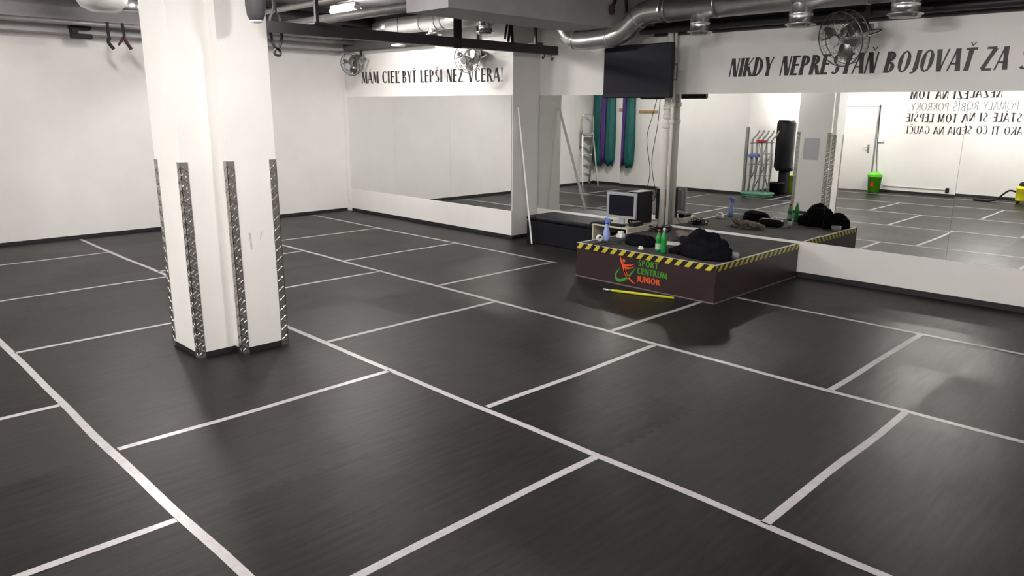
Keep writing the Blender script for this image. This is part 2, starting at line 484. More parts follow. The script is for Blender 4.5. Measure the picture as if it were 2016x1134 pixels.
def guard(cx, cy, sx, sy, name='corner_guard'):
    """angle of tread plate, legs running from the corner towards sx, sy"""
    mb = MB()
    L_, T, Zt = 0.062, 0.004, 1.58
    ox, oy = cx - sx * T, cy - sy * T
    def bx(x0, x1, y0, y1, z0, z1):
        mb.box(min(x0, x1), max(x0, x1), min(y0, y1), max(y0, y1), z0, z1)
    bx(ox, ox + sx * L_, oy, cy, 0.0, Zt)
    bx(ox, cx, oy, oy + sy * L_, 0.0, Zt)
    # raised tears of the tread pattern, two alternating columns on each leg
    k = 0; z = 0.03
    while z < Zt - 0.02:
        for c_ in range(2):
            off = (0.019 if c_ == 0 else 0.046); zz = z + (0.0 if c_ == 0 else 0.0215)
            d = 1 if (k + c_) % 2 == 0 else -1
            if zz > Zt - 0.025:
                continue
            for leg in (0, 1):
                a, bl = 0.021, 0.0075
                pts = []
                for t_, wd in ((-1, 0.0008), (-0.4, bl), (0.4, bl), (1, 0.0008)):
                    pts.append((t_ * a, wd))
                rr = []
                for h in (0.0, 0.0045):
                    sc_ = 1.0 if h == 0 else 0.45
                    ring = [(u * sc_, v_ * sc_) for u, v_ in pts] + [(u * sc_, -v_ * sc_) for u, v_ in reversed(pts)]
                    out = []
                    for u, v_ in ring:
                        s_ = off + (u * 0.75 + v_ * 0.66); q = zz + d * (u * 0.66 - v_ * 0.75)
                        if leg == 0:
                            out.append((ox + sx * s_, oy - sy * h, q))
                        else:
                            out.append((ox - sx * h, oy + sy * s_, q))
                    rr.append(out)
                mb.loft(rr, False, True, False)
        z += 0.043; k += 1
    return mb.build(name, 'plate', col)


guard(-6.40, 2.25, 1, 1)
guard(-5.88, 2.25, -1, 1)
guard(-5.75, 2.56, -1, 1)
guard(-5.75, 2.97, -1, -1)
guard(-6.40, 2.97, 1, -1)
MB().box(-6.25, -5.95, 2.97, 2.973, 1.06, 1.47).build('paper_notice', 'papergrey', col)
# scuff where something rubbed on the column
SM = mat('scuff', (0.64, 0.62, 0.59), 0.7, noise=0.2, nscale=30)
MB().hexa([(-5.75, 2.70, .86), (-5.7495, 2.70, .86), (-5.7495, 2.715, .86), (-5.75, 2.715, .86), (-5.75, 2.69, 1.0), (-5.7495, 2.69, 1.0), (-5.7495, 2.712, 1.0), (-5.75, 2.712, 1.0)]).hexa([(-5.75, 2.785, .93), (-5.7495, 2.785, .93), (-5.7495, 2.792, .93), (-5.75, 2.792, .93), (-5.75, 2.795, 1.0), (-5.7495, 2.795, 1.0), (-5.7495, 2.81, 1.0), (-5.75, 2.81, 1.0)]).build('scuff_mark', SM, col)
# metal corner strip on the rear wall corner (seen in the mirror)
gr = MB().box(XS - 0.06, XS + 0.006, YB, YB + 0.006, 0, 1.6).box(XS, XS + 0.006, YB - 0.06, YB + 0.006, 0, 1.6).build('corner_guard_strip', 'plate')
tag(gr, 'grey metal guard strip on the rear wall corner, seen in the mirror', 'corner guard')


# ------------------------------------------------------------------ mirrors
def mirror(x0, x1, z0, z1, base_y, slope, yaw, tilt, label, group):
    """panel whose face is the plane through its middle with slope yaw (dy/dx) and tilt (dy/dz)"""
    xm, zm = (x0 + x1) / 2, (z0 + z1) / 2
    ym = base_y(xm) - 0.012
    def Y(x, z):
        return ym + yaw * (x - xm) + tilt * (z - zm)
    g = 0.0012
    X0, X1 = x0 + g, x1 - g
    mb = MB().hexa([(X0, Y(X0, z0), z0), (X1, Y(X1, z0), z0), (X1, Y(X1, z0) + 0.005, z0), (X0, Y(X0, z0) + 0.005, z0),
                    (X0, Y(X0, z1), z1), (X1, Y(X1, z1), z1), (X1, Y(X1, z1) + 0.005, z1), (X0, Y(X0, z1) + 0.005, z1)])
    o = mb.build('wall_mirror', 'mirror')
    return tag(o, label, 'mirror', group)


ya = lambda x: YA
G1, G2 = 'mirrors on the far wall', 'mirrors on the long wall'
mirror(XL + 0.11, -11.2, 0.435, 2.185, ya, 0, 0.0, 0.0, 'far wall mirror in the corner, leftmost of the three', G1)
mirror(-11.2, -9.66, 0.435, 2.185, ya, 0, 0.001, 0.0, 'far wall mirror below the middle of the lettering', G1)
mirror(-9.66, -8.21, 0.435, 2.185, ya, 0, 0.0, 0.0, 'far wall mirror at the end by the leaning strip', G1)
mirror(-8.17, -6.61, 0.435, 2.185, lambda x: wy(x) - 0.004, WB, 0.033, 0.002, 'mirror behind the black bench reflecting the ladder', G2)
mirror(-6.61, -5.75, 0.435, 2.185, wy, WB, 0.006, 0.0050, 'mirror behind the monitor and desk', G2)
mirror(-5.75, -4.665, 0.435, 2.185, wy, WB, 0.0227, 0.001, 'mirror right of the white pipes behind the platform', G2)
mirror(-4.665, -3.625, 0.435, 2.185, wy, WB, 0.0227, 0.001, 'mirror reflecting the white column behind the platform', G2)
mirror(-3.625, -2.285, 0.435, 2.185, wy, WB, 0.0155, 0.0042, 'mirror reflecting the door and lime green bin', G2)
mirror(-2.285, -0.9, 0.435, 2.185, wy, WB, 0.0149, 0.003, 'mirror at the right edge of the photo reflecting the vacuum cleaner', G2)

# ------------------------------------------------------------------ lettering: flared capitals drawn as strokes
TK, TN = 0.150, 0.062      # thick and thin stroke widths, in letter heights


class Pen:
    def __init__(s, mb, place, TKw, TNw):
        s.mb, s.P, s.tk, s.tn = mb, place, TKw, TNw

    def poly(s, pts):
        n = len(s.mb.v); k = len(pts)
        s.mb.v += [s.P(u, v, 0) for u, v in pts] + [s.P(u, v, 1) for u, v in pts]
        s.mb.face([n + k + i for i in range(k)])
        for i in range(k):
            s.mb.face([n + i, n + (i + 1) % k, n + k + (i + 1) % k, n + k + i])

    def line(s, x0, y0, x1, y1, w):
        """stroke whose width is measured horizontally (or vertically for level strokes), flared at the ends"""
        if abs(x1 - x0) > abs(y1 - y0) * 2.5:
            h = w / 2
            s.poly([(x0, y0 - h), (x1, y1 - h * 1.15), (x1, y1 + h * 1.15), (x0, y0 + h)])
        else:
            h = w / 2; xm, ym = (x0 + x1) / 2, (y0 + y1) / 2
            s.poly([(x0 - h * 1.12, y0), (x0 + h * 1.12, y0), (xm + h * 0.94, ym), (x1 + h * 1.12, y1), (x1 - h * 1.12, y1), (xm - h * 0.94, ym)][:])

    def arc(s, cx, cy, rx, ry, a0, a1, n=12):
        tk, tn = s.tk, s.tn
        prev = None
        for i in range(n + 1):
            a = math.radians(a0 + (a1 - a0) * i / n)
            c_, s_ = math.cos(a), math.sin(a)
            wd = tn + (tk - tn) * abs(c_) ** 1.3
            o = (cx + rx * c_, cy + ry * s_)
            ii = (cx + (rx - wd) * c_, cy + (ry - (tn + (tk - tn) * abs(c_) ** 1.3 * 0.6)) * s_)
            if prev:
                s.poly([prev[0], o, ii, prev[1]])
            prev = (o, ii)


def glyph(p, ch, x):
    """draw ch with its left edge at x, return its advance; unit = cap height"""
    tk, tn = p.tk, p.tn
    L = lambda a, b, c, d, w: p.line(x + a, b, x + c, d, w)
    A = lambda cx, cy, rx, ry, a0, a1: p.arc(x + cx, cy, rx, ry, a0, a1)
    acc = None
    base = {'Á': ('A', '/'), 'Í': ('I', '/'), 'Ľ': ('L', "'"), 'Ť': ('T', 'v'), 'Š': ('S', 'v'), 'Ž': ('Z', 'v'), 'Č': ('C', 'v'), 'Ň': ('N', 'v'), 'Ý': ('Y', '/')}
    if ch in base:
        ch, acc = base[ch]
    W = 0.5
    if ch == ' ': return 0.28
    if ch == 'I': L(.1, 0, .1, 1, tk); W = .2
    elif ch == 'N': L(.05, 0, .05, 1, tn); L(.05 + tk * .3, 1, .45 - tk * .3, 0, tk); L(.45, 0, .45, 1, tn)
    elif ch == 'M': L(.06, 0, .1, 1, tn); L(.12, 1, .32, 0.05, tk); L(.32, .05, .52, 1, tn); L(.52, 1, .57, 0, tk); W = .64
    elif ch == 'K': L(.08, 0, .08, 1, tk); L(.14, .5, .44, 1, tn); L(.18, .55, .46, 0, tk)
    elif ch == 'D': L(.08, 0, .08, 1, tk); A(.1, .5, .40, .5, -90, 90); L(.08, tn / 2, .14, tn / 2, tn); L(.08, 1 - tn / 2, .14, 1 - tn / 2, tn)
    elif ch == 'Y': L(.06, 1, .25, .45, tk); L(.45, 1, .27, .45, tn); L(.25, 0, .25, .5, tk)
    elif ch == 'E': L(.08, 0, .08, 1, tk); [L(.08, q, .36, q, tn * 1.35) for q in (tn * .7, .53, 1 - tn * .7)]; W = .4
    elif ch == 'F': L(.08, 0, .08, 1, tk); [L(.08, q, .36, q, tn) for q in (.53, 1 - tn / 2)]; W = .4
    elif ch == 'L': L(.08, 0, .08, 1, tk); L(.08, tn * .7, .38, tn * .7, tn * 1.5); W = .38
    elif ch == 'P': L(.08, 0, .08, 1, tk); A(.12, .73, .30, .27, -90, 90); W = .45
    elif ch == 'R': L(.08, 0, .08, 1, tk); A(.12, .74, .28, .26, -90, 90); L(.24, .5, .44, 0, tk); W = .48
    elif ch == 'B': L(.08, 0, .08, 1, tk); A(.12, .76, .27, .24, -90, 90); A(.12, .26, .32, .27, -90, 90); W = .48
    elif ch == 'S': A(.24, .75, .19, .25, 40, 270); A(.22, .26, .21, .26, -140, 90); W = .46
    elif ch == 'T': L(.23, 0, .23, 1, tk); L(0, 1 - tn / 2, .46, 1 - tn / 2, tn * 1.3); W = .46
    elif ch == 'A': L(.03, 0, .22, 1, tn); L(.26, 1, .46, 0, tk); L(.1, .33, .38, .33, tn)
    elif ch == 'O': A(.28, .5, .28, .51, 0, 360); W = .57
    elif ch == 'C': A(.27, .5, .27, .51, 50, 310); W = .46
    elif ch == 'G': A(.27, .5, .27, .51, 50, 300); L(.43, .08, .43, .45, tk); W = .52
    elif ch == 'J': L(.2, .12, .2, 1, tk); A(.06, .14, .215, .20, -110, 5); W = .28
    elif ch == 'U': L(.08, .25, .08, 1, tk); L(.45, .25, .45, 1, tn); A(.255, .27, .25, .28, 180, 360); W = .52
    elif ch == 'V': L(.05, 1, .24, 0, tk); L(.45, 1, .27, 0, tn)
    elif ch == 'Z': L(.04, 1 - tn / 2, .44, 1 - tn / 2, tn * 1.3); L(.4, 1 - tn, .08, tn, tk); L(.04, tn / 2, .46, tn / 2, tn * 1.3)
    elif ch == '!': p.poly([(x + .05, 1), (x + .17, 1), (x + .13, .28), (x + .09, .28)]); p.poly([(x + .05, .06), (x + .11, 0), (x + .17, .06), (x + .11, .12)]); W = .2
    elif ch == '.': p.poly([(x + .03, .06), (x + .09, 0), (x + .15, .06), (x + .09, .12)]); W = .17
    elif ch == ',': p.poly([(x + .04, .1), (x + .13, .1), (x + .06, -.14)]); W = .17
    m_ = W / 2
    if acc == 'v':
        p.poly([(x + m_ - .14, 1.25), (x + m_ - .08, 1.25), (x + m_, 1.13), (x + m_, 1.06)])
        p.poly([(x + m_ + .14, 1.25), (x + m_ + .08, 1.25), (x + m_, 1.13), (x + m_, 1.06)])
    elif acc == '/':
        p.poly([(x + m_ - .05, 1.07), (x + m_ + .01, 1.07), (x + m_ + .13, 1.24), (x + m_ + .03, 1.24)])
    elif acc == "'":
        p.poly([(x + .26, .72), (x + .30, .72), (x + .38, 1.02), (x + .28, 1.02)])
    return W + 0.075


def text_width(s):
    class Null:
        tk, tn = TK, TN
        def line(*a): pass
        def arc(*a): pass
        def poly(*a): pass
    q = Null(); x = 0
    for ch in s:
        x += glyph(q, ch, x)
    return x - 0.075


def letter_word(mb, s, place, tk=TK, tn=TN):
    p = Pen(mb, place, tk, tn); x = 0
    for ch in s:
        x += glyph(p, ch, x)


# each sentence is one thing whose words are its parts
def sentence(label, words, placer, mt, tk, tn, group=None):
    t = thing('wall_lettering', label, 'lettering', (0, 0, 0), group)
    for wd, xa, k in words:
        mb = MB()
        letter_word(mb, wd, placer(xa, k), tk, tn)
        mb.build('word', mt, t)


zt = lambda x: 2.425 - 0.011 * (x + 12.18)
sentence('black sentence of capitals above the far wall mirrors',
         [(wd, xa, (xb - xa) / text_width(wd)) for wd, xa, xb in (('MÁM', -12.181, -11.644), ('CIEĽ', -11.53, -11.012), ('BYŤ', -10.923, -10.534),
          ('LEPŠI', -10.422, -9.841), ('NEŽ', -9.725, -9.309), ('VČERA!', -9.198, -8.404))],
         lambda xa, k: (lambda u, v, d: (xa + u * k, YA - 0.0005 - 0.0015 * d, zt(xa + u * k) + v * 0.205)), 'letters', TK * 1.12, TN * 1.05)
sentence('large black slanted capitals above the long wall mirrors',
         [(wd, xa, (xb - xa - 0.02) / text_width(wd)) for wd, xa, xb in (('NIKDY', -4.998, -4.415), ('NEPRESTAŇ', -4.335, -3.224), ('BOJOVAŤ', -3.15, -2.284),
          ('ZA', -2.229, -1.987), ('S', -1.912, -1.79))],
         lambda xa, k: (lambda u, v, d: (xa + u * k + 0.034 * v, wy(xa + u * k) - 0.0005 - 0.0015 * d, 2.388 + v * 0.222)), 'letters', TK * 1.32, TN * 1.2)
# rear wall: right-aligned lines (seen reversed in the mirrors), facing +Y
ROWS = [('NEZÁLEŽÍ NA TOM', 2.36, 0.23, 1.1, 1.0, 'letters', 'top line of black lettering on the rear wall, seen reversed in the mirror'),
        ('AKO POMALY ROBÍŠ POKROKY,', 2.08, 0.19, 0.45, 0.8, 'letters_thin', 'thin grey second line of rear wall lettering in the mirror'),
        ('STÁLE SI NA TOM LEPŠIE', 1.80, 0.21, 1.0, 1.0, 'letters', 'bold third line of rear wall lettering in the mirror'),
        ('AKO TI ČO SEDIA NA GAUČI.', 1.51, 0.19, 0.9, 1.0, 'letters', 'bottom line of rear wall lettering ending in a full stop, in the mirror')]
for s_, z0, h, kt, kn, mt, lab in ROWS:
    k = h * 1.12
    total = text_width(s_) * k
    ws, u0 = [], 0.0
    for wd in s_.split(' '):
        ws.append((wd, -6.3 + total - u0, k))
        u0 += (text_width(wd) + 0.075 + 0.355) * k
    sentence(lab, ws, lambda xa, k, h=h, z0=z0: (lambda u, v, d: (xa - u * k, YR + 0.0005 + 0.0015 * d, z0 + v * h)), mt, TK * kt, TN * kn, 'lines of lettering on the rear wall')

# ------------------------------------------------------------------ floor tape
XT = [1.19, 3.22, 5.27, 7.27]
TW = 0.025


def tape(x0, y0, x1, y1, label, group='grey tape lines on the floor', z=0.0012):
    mb = MB()
    n = max(2, int(math.hypot(x1 - x0, y1 - y0) / 0.25))
    dx, dy = x1 - x0, y1 - y0; L_ = math.hypot(dx, dy); nx, ny = -dy / L_, dx / L_
    ring = []
    ph = random.random() * 6
    for i in range(n + 1):
        t = i / n
        wob = 0.012 * math.sin(ph + t * L_ * 1.3) * math.sin(PI * t) + 0.004 * math.sin(ph * 2 + t * L_ * 5) * math.sin(PI * t)
        px, py = x0 + dx * t + nx * wob, y0 + dy * t + ny * wob
        w_ = TW * (1 + 0.03 * math.sin(ph * 3 + t * 17))
        ring.append([(px - nx * w_, py - ny * w_, 0.0), (px + nx * w_, py + ny * w_, 0.0), (px + nx * w_, py + ny * w_, z), (px - nx * w_, py - ny * w_, z)])
    mb.loft(ring, True, True, False)
    return tag(mb.build('floor_tape', 'tape'), label, 'tape', group)


LONG = 'long tape lines running towards the far corner'
tape(-12.62, 7.22, -6.46, 7.24, 'long tape line nearest the mirrored far wall, ending at a corner before the platform', LONG)
tape(-3.86, 7.28, 2.5, 7.28, 'long tape line right of the platform, nearest the long mirrored wall', LONG)
tape(-12.7, 5.22, -5.6, 5.27, 'long tape line passing behind the column towards the far corner', LONG)
tape(-5.6, 5.27, 2.5, 5.25, 'long tape line in front of the platform running to the right edge', LONG)
tape(-12.68, 3.24, -6.41, 3.22, 'long tape line from the left wall to the back of the column', LONG)
tape(-6.38, 3.21, 2.5, 3.21, 'long tape line from the column to the bottom edge of the photo', LONG)
tape(-8.2, 1.19, 2.5, 1.19, 'long tape line across the bottom left corner of the photo', LONG)
CR = 'short cross tape lines'
for x, ya_, yb_, lab in (
        (-11.27, 1.7, 3.2, 'short cross tape by the left wall, furthest left'),
        (-9.13, 1.2, 3.2, 'cross tape ending beside the column, second from the left wall'),
        (-9.5, 3.24, 5.2, 'cross tape just visible either side of the column'),
        (-7.07, 1.21, 3.2, 'cross tape running behind the left side of the column'),
        (-7.63, 3.24, 5.25, 'cross tape emerging right of the column at mid height'),
        (-10.5, 5.25, 7.2, 'cross tape furthest away near the far corner'),
        (-8.5, 5.28, 7.2, 'wavy cross tape in front of the far wall mirrors'),
        (-6.53, 5.3, 7.22, 'cross tape meeting the corner of the long line before the bench'),
        (-5.55, 3.24, 5.24, 'cross tape from the column area towards the platform'),
        (-4.57, 1.22, 3.19, 'shiny cross tape in front of the column'),
        (-5.57, -0.82, 1.16, 'short cross tape cut off by the left edge of the photo'),
        (-3.51, 3.25, 5.23, 'cross tape in the middle of the floor'),
        (-4.03, 5.29, 6.83, 'cross tape running to the front corner of the platform'),
        (-2.51, 1.22, 3.19, 'wide looking cross tape to the bottom edge, left of centre'),
        (-3.53, -0.82, 1.16, 'cross tape in the bottom left corner'),
        (-1.995, 5.27, 7.26, 'cross tape right of the platform, upper one'),
        (-1.465, 3.23, 5.23, 'cross tape lower right, longest of the cross lines')):
    tape(x, ya_, x, yb_, lab, CR)
# the grid goes on behind the camera; only the mirrors show it
GB = 'tape lines behind the camera seen in the mirrors'
tape(-8.3, -0.84, 2.5, -0.84, 'faint long tape line in the mirror, second from the rear wall', GB)
tape(-8.3, -2.55, 2.5, -2.55, 'faint long tape line in the mirror nearest the rear wall', GB)
for x, ya_, yb_, lab in ((-1.5, -0.82, 1.16, 'cross tape in the mirror at the right edge'), (-7.6, -0.82, 1.16, 'cross tape in the mirror beside the column')):
    tape(x, ya_, x, yb_, lab, GB)

# ------------------------------------------------------------------ platform
PX0, PX1, PY0, PZ = -5.775, -3.88, 6.84, 0.41
pf = thing('platform', 'low maroon stage platform with yellow and black hazard tape edge', 'platform', (PX0, PY0, 0))
o = (PX0, PY0, 0)
yb1 = wy(PX0) - 0.035; yb2 = wy(PX1) - 0.035


def P_(mb, name, mats):
    ob = mb.build(name, mats, None, o)
    ob.parent = pf; ob.location = (0, 0, 0)
    return ob


P_(MB().hexa([(PX0, PY0, 0), (PX1, PY0, 0), (PX1, yb2, 0), (PX0, yb1, 0), (PX0, PY0, PZ - .012), (PX1, PY0, PZ - .012), (PX1, yb2, PZ - .012), (PX0, yb1, PZ - .012)]), 'body', 'maroon')
P_(MB().hexa([(PX0, PY0, PZ - .012), (PX1, PY0, PZ - .012), (PX1, yb2, PZ - .012), (PX0, yb1, PZ - .012), (PX0, PY0, PZ), (PX1, PY0, PZ), (PX1, yb2, PZ), (PX0, yb1, PZ)]), 'carpet_top', 'carpet')
e = 0.03
P_(MB().box(PX0 - .002, PX1 + .002, PY0 - .002, PY0 + e, PZ, PZ + .003).box(PX1 - e, PX1 + .002, PY0 + e, yb2 - .05, PZ, PZ + .003)
   .box(PX0 - .002, PX0 + e, PY0 + e, yb1 - .3, PZ, PZ + .003), 'edge_band', 'edgewhite')
P_(MB().box(PX0 - .003, PX1 + .003, PY0 - .004, PY0, PZ - .062, PZ + .001), 'hazard_tape', 'hazard_front')
P_(MB().box(PX1, PX1 + .004, PY0 - .003, yb2, PZ - .062, PZ + .001), 'hazard_tape', 'hazard_side')
P_(MB().box(PX0 - .004, PX1 + .005, PY0 - .006, PY0, 0.0, .012).box(PX1, PX1 + .006, PY0, yb2, 0.0, .010), 'base_piping', 'piping')
# printed logo on the front: figure, swoosh, three lines of rounded capitals
FY = PY0 - 0.0006


def flat_poly(mb, pts, d=0.0015):
    n = len(mb.v); k = len(pts)
    mb.v += [(x, FY, z) for x, z in pts] + [(x, FY - d, z) for x, z in pts]
    mb.face([n + k + i for i in range(k)])
    for i in range(k):
        mb.face([n + i, n + (i + 1) % k, n + k + (i + 1) % k, n + k + i])


def ribbon(mb, pts, ws, d=0.0015):
    """tapering flat stroke through x,z points"""
    Lf, Rt = [], []
    for i, (p_, w_) in enumerate(zip(pts, ws)):
        a = pts[max(i - 1, 0)]; b_ = pts[min(i + 1, len(pts) - 1)]
        dx, dz = b_[0] - a[0], b_[1] - a[1]; l_ = math.hypot(dx, dz) or 1
        Lf.append((p_[0] - dz / l_ * w_, p_[1] + dx / l_ * w_)); Rt.append((p_[0] + dz / l_ * w_, p_[1] - dx / l_ * w_))
    for i in range(len(pts) - 1):
        flat_poly(mb, [Lf[i], Lf[i + 1], Rt[i + 1], Rt[i]], d)


def spline(pts, n=6):
    out = []
    P = [pts[0]] + list(pts) + [pts[-1]]
    for i in range(1, len(P) - 2):
        for j in range(n):
            t = j / n
            out.append(tuple(0.5 * ((2 * P[i][c]) + (-P[i - 1][c] + P[i + 1][c]) * t + (2 * P[i - 1][c] - 5 * P[i][c] + 4 * P[i + 1][c] - P[i + 2][c]) * t * t
                                    + (-P[i - 1][c] + 3 * P[i][c] - 3 * P[i + 1][c] + P[i + 2][c]) * t ** 3) for c in range(len(P[0]))))
    out.append(tuple(pts[-1]))
    return out


def taper(pts, w0, wm, w1):
    q = spline(pts); n = len(q) - 1
    return q, [(w0 * (1 - i / n) ** 2 + wm * 2 * (i / n) * (1 - i / n) * 1.6 + w1 * (i / n) ** 2) for i in range(n + 1)]


mb = MB()
for ps, ws in (([(-5.113, .335), (-5.10, .285), (-5.07, .235), (-5.045, .17), (-5.02, .12)], (.002, .013, .011)),
               ([(-5.06, .24), (-5.02, .245), (-4.97, .252), (-4.905, .278)], (.012, .008, .001)),
               ([(-5.05, .215), (-5.01, .215), (-4.96, .222), (-4.915, .245)], (.012, .008, .001)),
               ([(-5.045, .20), (-5.03, .16), (-4.995, .115), (-4.94, .07), (-4.89, .05)], (.014, .010, .002))):
    q, w_ = taper(ps, *ws); ribbon(mb, q, w_)
q = [(-5.062 + .019 * math.cos(a * PI / 8), .292 + .019 * math.sin(a * PI / 8)) for a in range(16)]
flat_poly(mb, q)
P_(mb, 'logo_figure', 'orange')
mb = MB()
q, w_ = taper([(-5.115, .20), (-5.17, .12), (-5.155, .062), (-5.10, .055), (-5.03, .085), (-4.96, .15), (-4.885, .245)], .002, .020, .001)
ribbon(mb, q, w_)
P_(mb, 'logo_swoosh', 'green')


def logo_line(word, xa, xb, z0, h, mt):
    mb = MB()
    k = (xb - xa) / text_width(word)
    letter_word(mb, word, lambda u, v, d: (xa + u * k, FY - 0.0015 * d, z0 + v * h), 0.135, 0.125)
    P_(mb, 'logo_lettering', mt)


logo_line('SPORT', -4.862, -4.59, .265, .070, 'green')
logo_line('CENTRUM', -4.868, -4.47, .172, .072, 'green')
logo_line('JUNIOR', -4.872, -4.555, .082, .068, 'orange')

# ------------------------------------------------------------------ things on the platform
Z0 = PZ + 0.003


def lump(c, sx, sy, sz, mt, name, seed=1, parent=None, n=44, rough=0.16, sink=0.35):
    """crumpled cloth heap: dome with noisy folds sitting on its base"""
    from mathutils import noise
    rings = []
    m_ = 20
    for i in range(m_ + 1):
        el = PI / 2 * i / m_
        ring = []
        for j in range(n):
            az = 2 * PI * j / n
            d = Vector((math.cos(az) * math.cos(el), math.sin(az) * math.cos(el), math.sin(el)))
            q = d * 1.5 + Vector((seed * 3.1, seed * 1.7, seed * 0.9))
            k = 1 + rough * 1.5 * noise.noise(q) + rough * 0.9 * (0.5 - abs(noise.noise(q * 2.3)) * 2) + rough * 0.35 * noise.noise(q * 6)
            ring.append((c[0] + sx * k * math.cos(az) * math.cos(el) ** 0.7, c[1] + sy * k * math.sin(az) * math.cos(el) ** 0.7, c[2] + sz * k * (math.sin(el) ** 0.8)))
        rings.append(ring)
    for p in range(n):
        x_, y_, z_ = rings[0][p]
        rings[0][p] = (x_, y_, c[2])
    return MB().loft(rings, True, True, True)


def lathe_thing(name, label, cat, c, parts, group=None):
    t = thing(name, label, cat, c, group)
    for pn, prof, mt in parts:
        MB().lathe((0, 0, 0), prof, 24).build(pn, mt, t)
    return t


# spray bottle
t = thing('spray_bottle', 'pale blue spray bottle standing at the left end of the platform', 'spray bottle', (-5.60, 7.19, Z0))
MB().lathe((0, 0, 0), [(.030, 0), (.040, .006), (.044, .03), (.044, .08), (.036, .13), (.024, .175), (.019, .205), (.015, .215)]).build('bottle_body', 'bluebottle', t)
MB().lathe((0, 0, .213), [(.020, 0), (.020, .022), (.014, .024)]).build('collar', 'blue', t)
MB().loft([[(-.016, -.012, .236), (.05, -.012, .236), (.05, .012, .236), (-.016, .012, .236)], [(-.034, -.014, .262), (.055, -.012, .262), (.055, .012, .262), (-.034, .014, .262)],
           [(-.028, -.011, .285), (.03, -.01, .28), (.03, .01, .28), (-.028, .011, .285)]], True, True, False).build('spray_head', 'blue', t)
MB().tube([(.035, 0, .238), (.042, 0, .215), (.036, 0, .19)], [.005, .006, .004], 8).build('trigger', 'blue', t)
# white tape roll lying by it
t = MB().lathe((0, 0, 0), [(.022, 0), (.040, 0), (.040, .045), (.022, .045)], 24, axis=(.8, -.6, 0), caps=False)
t.loft([], 0, 0) if False else None
o_ = t.build('tape_roll', 'white'); o_.location = (-5.665, 7.13, Z0 + .04)
tag(o_, 'small white tape roll on edge beside the blue spray bottle', 'tape roll')
# white charger box
t = thing('power_adapter', 'small white plug adapter behind the blue spray bottle', 'adapter', (-5.62, 7.50, Z0))
MB().rbox(-.05, .05, -.035, .035, 0, .05, .008).build('adapter_body', 'white', t)
MB().rbox(-.03, .035, -.028, .03, .05, .085, .008).build('adapter_top', 'white', t)
# black pouch with strap
t = thing('belt_bag', 'black fabric bag lying between the spray bottle and green bottles', 'bag', (-5.15, 7.27, Z0))
lump((0, 0, 0), .20, .12, .125, 'cloth', 'x', 3, rough=.10).build('bag_body', 'cloth', t)
MB().tube([(-.15, -.02, .05), (-.24, -.10, .024), (-.32, -.22, .018), (-.37, -.40, .018), (-.372, -.455, -.01), (-.37, -.452, -.075)], .014, 8, flat=(1, .4)).build('strap', 'strap', t)
MB().tube([(-.12, -.05, .06), (-.18, -.2, .016), (-.24, -.38, .016), (-.25, -.452, .0), (-.252, -.452, -.05)], .012, 8, flat=(1, .4)).build('strap', 'strap', t)
o_ = lump((0, 0, 0), .03, .025, .035, 'paper', 'x', 9, rough=.3, n=12).build('crumpled_tissue', 'paper'); o_.location = (-4.97, 7.03, Z0)
tag(o_, 'crumpled white tissue left of the green bottles', 'tissue')


def green_bottle(x, y, cap, h, label, labelled):
    t = thing('green_bottle', label, 'bottle', (x, y, Z0), 'green plastic bottles on the platform')
    k = h / .27
    MB().lathe((0, 0, 0), [(.026, 0), (.033, .008), (.034, .05 * k), (.031, .10 * k), (.034, .14 * k), (.032, .17 * k), (.020, .215 * k), (.013, .238 * k), (.013, .248 * k)]).build('bottle_body', 'greenglass', t)
    MB().lathe((0, 0, .246 * k), [(.016, 0), (.016, .026), (.014, .028)], 16).build('cap', cap, t)
    if labelled:
        MB().lathe((0, 0, .035 * k), [(.0352, 0), (.0352, .075 * k)], 24, caps=False).build('bottle_label', 'label', t)
    return t


green_bottle(-4.745, 7.05, 'red', .25, 'green bottle with red cap and pale label on the platform', True)
green_bottle(-4.655, 7.02, 'white', .285, 'taller green bottle with white cap on the platform', False)
# black jacket heap
t = thing('jacket', 'black jacket heaped on the front corner of the platform', 'jacket', (-4.225, 7.17, Z0))
def join(mb, mb2):
    off = len(mb.v); mb.v += mb2.v; mb.f += [[i + off for i in f] for f in mb2.f]; mb.s += mb2.s; mb.m += mb2.m


mb = lump((-.02, .0, 0), .31, .17, .17, '', '', 11, n=60, rough=.16)
join(mb, lump((-.06, .04, .02), .20, .14, .255, '', '', 5, n=52, rough=.15))
join(mb, lump((.18, -.01, .01), .15, .13, .185, '', '', 8, n=44, rough=.14))
mb.build('jacket_body', 'cloth', t)
MB().tube(spline([(-.16, -.06, .08), (-.25, -.09, .065), (-.32, -.10, .045), (-.38, -.10, .03)], 5), [.058 - .030 * i / 15 + .004 * math.sin(i * 2.1) for i in range(16)], 16).build('sleeve', 'cloth', t)
# grey tape roll
t = MB().lathe((0, 0, 0), [(.038, 0), (.064, 0), (.064, .055), (.038, .055), (.038, 0)], 28, caps=False)
o_ = t.build('tape_roll', 'tapegrey'); o_.location = (-3.98, 7.36, Z0)
tag(o_, 'roll of grey tape lying right of the black jacket', 'tape roll')
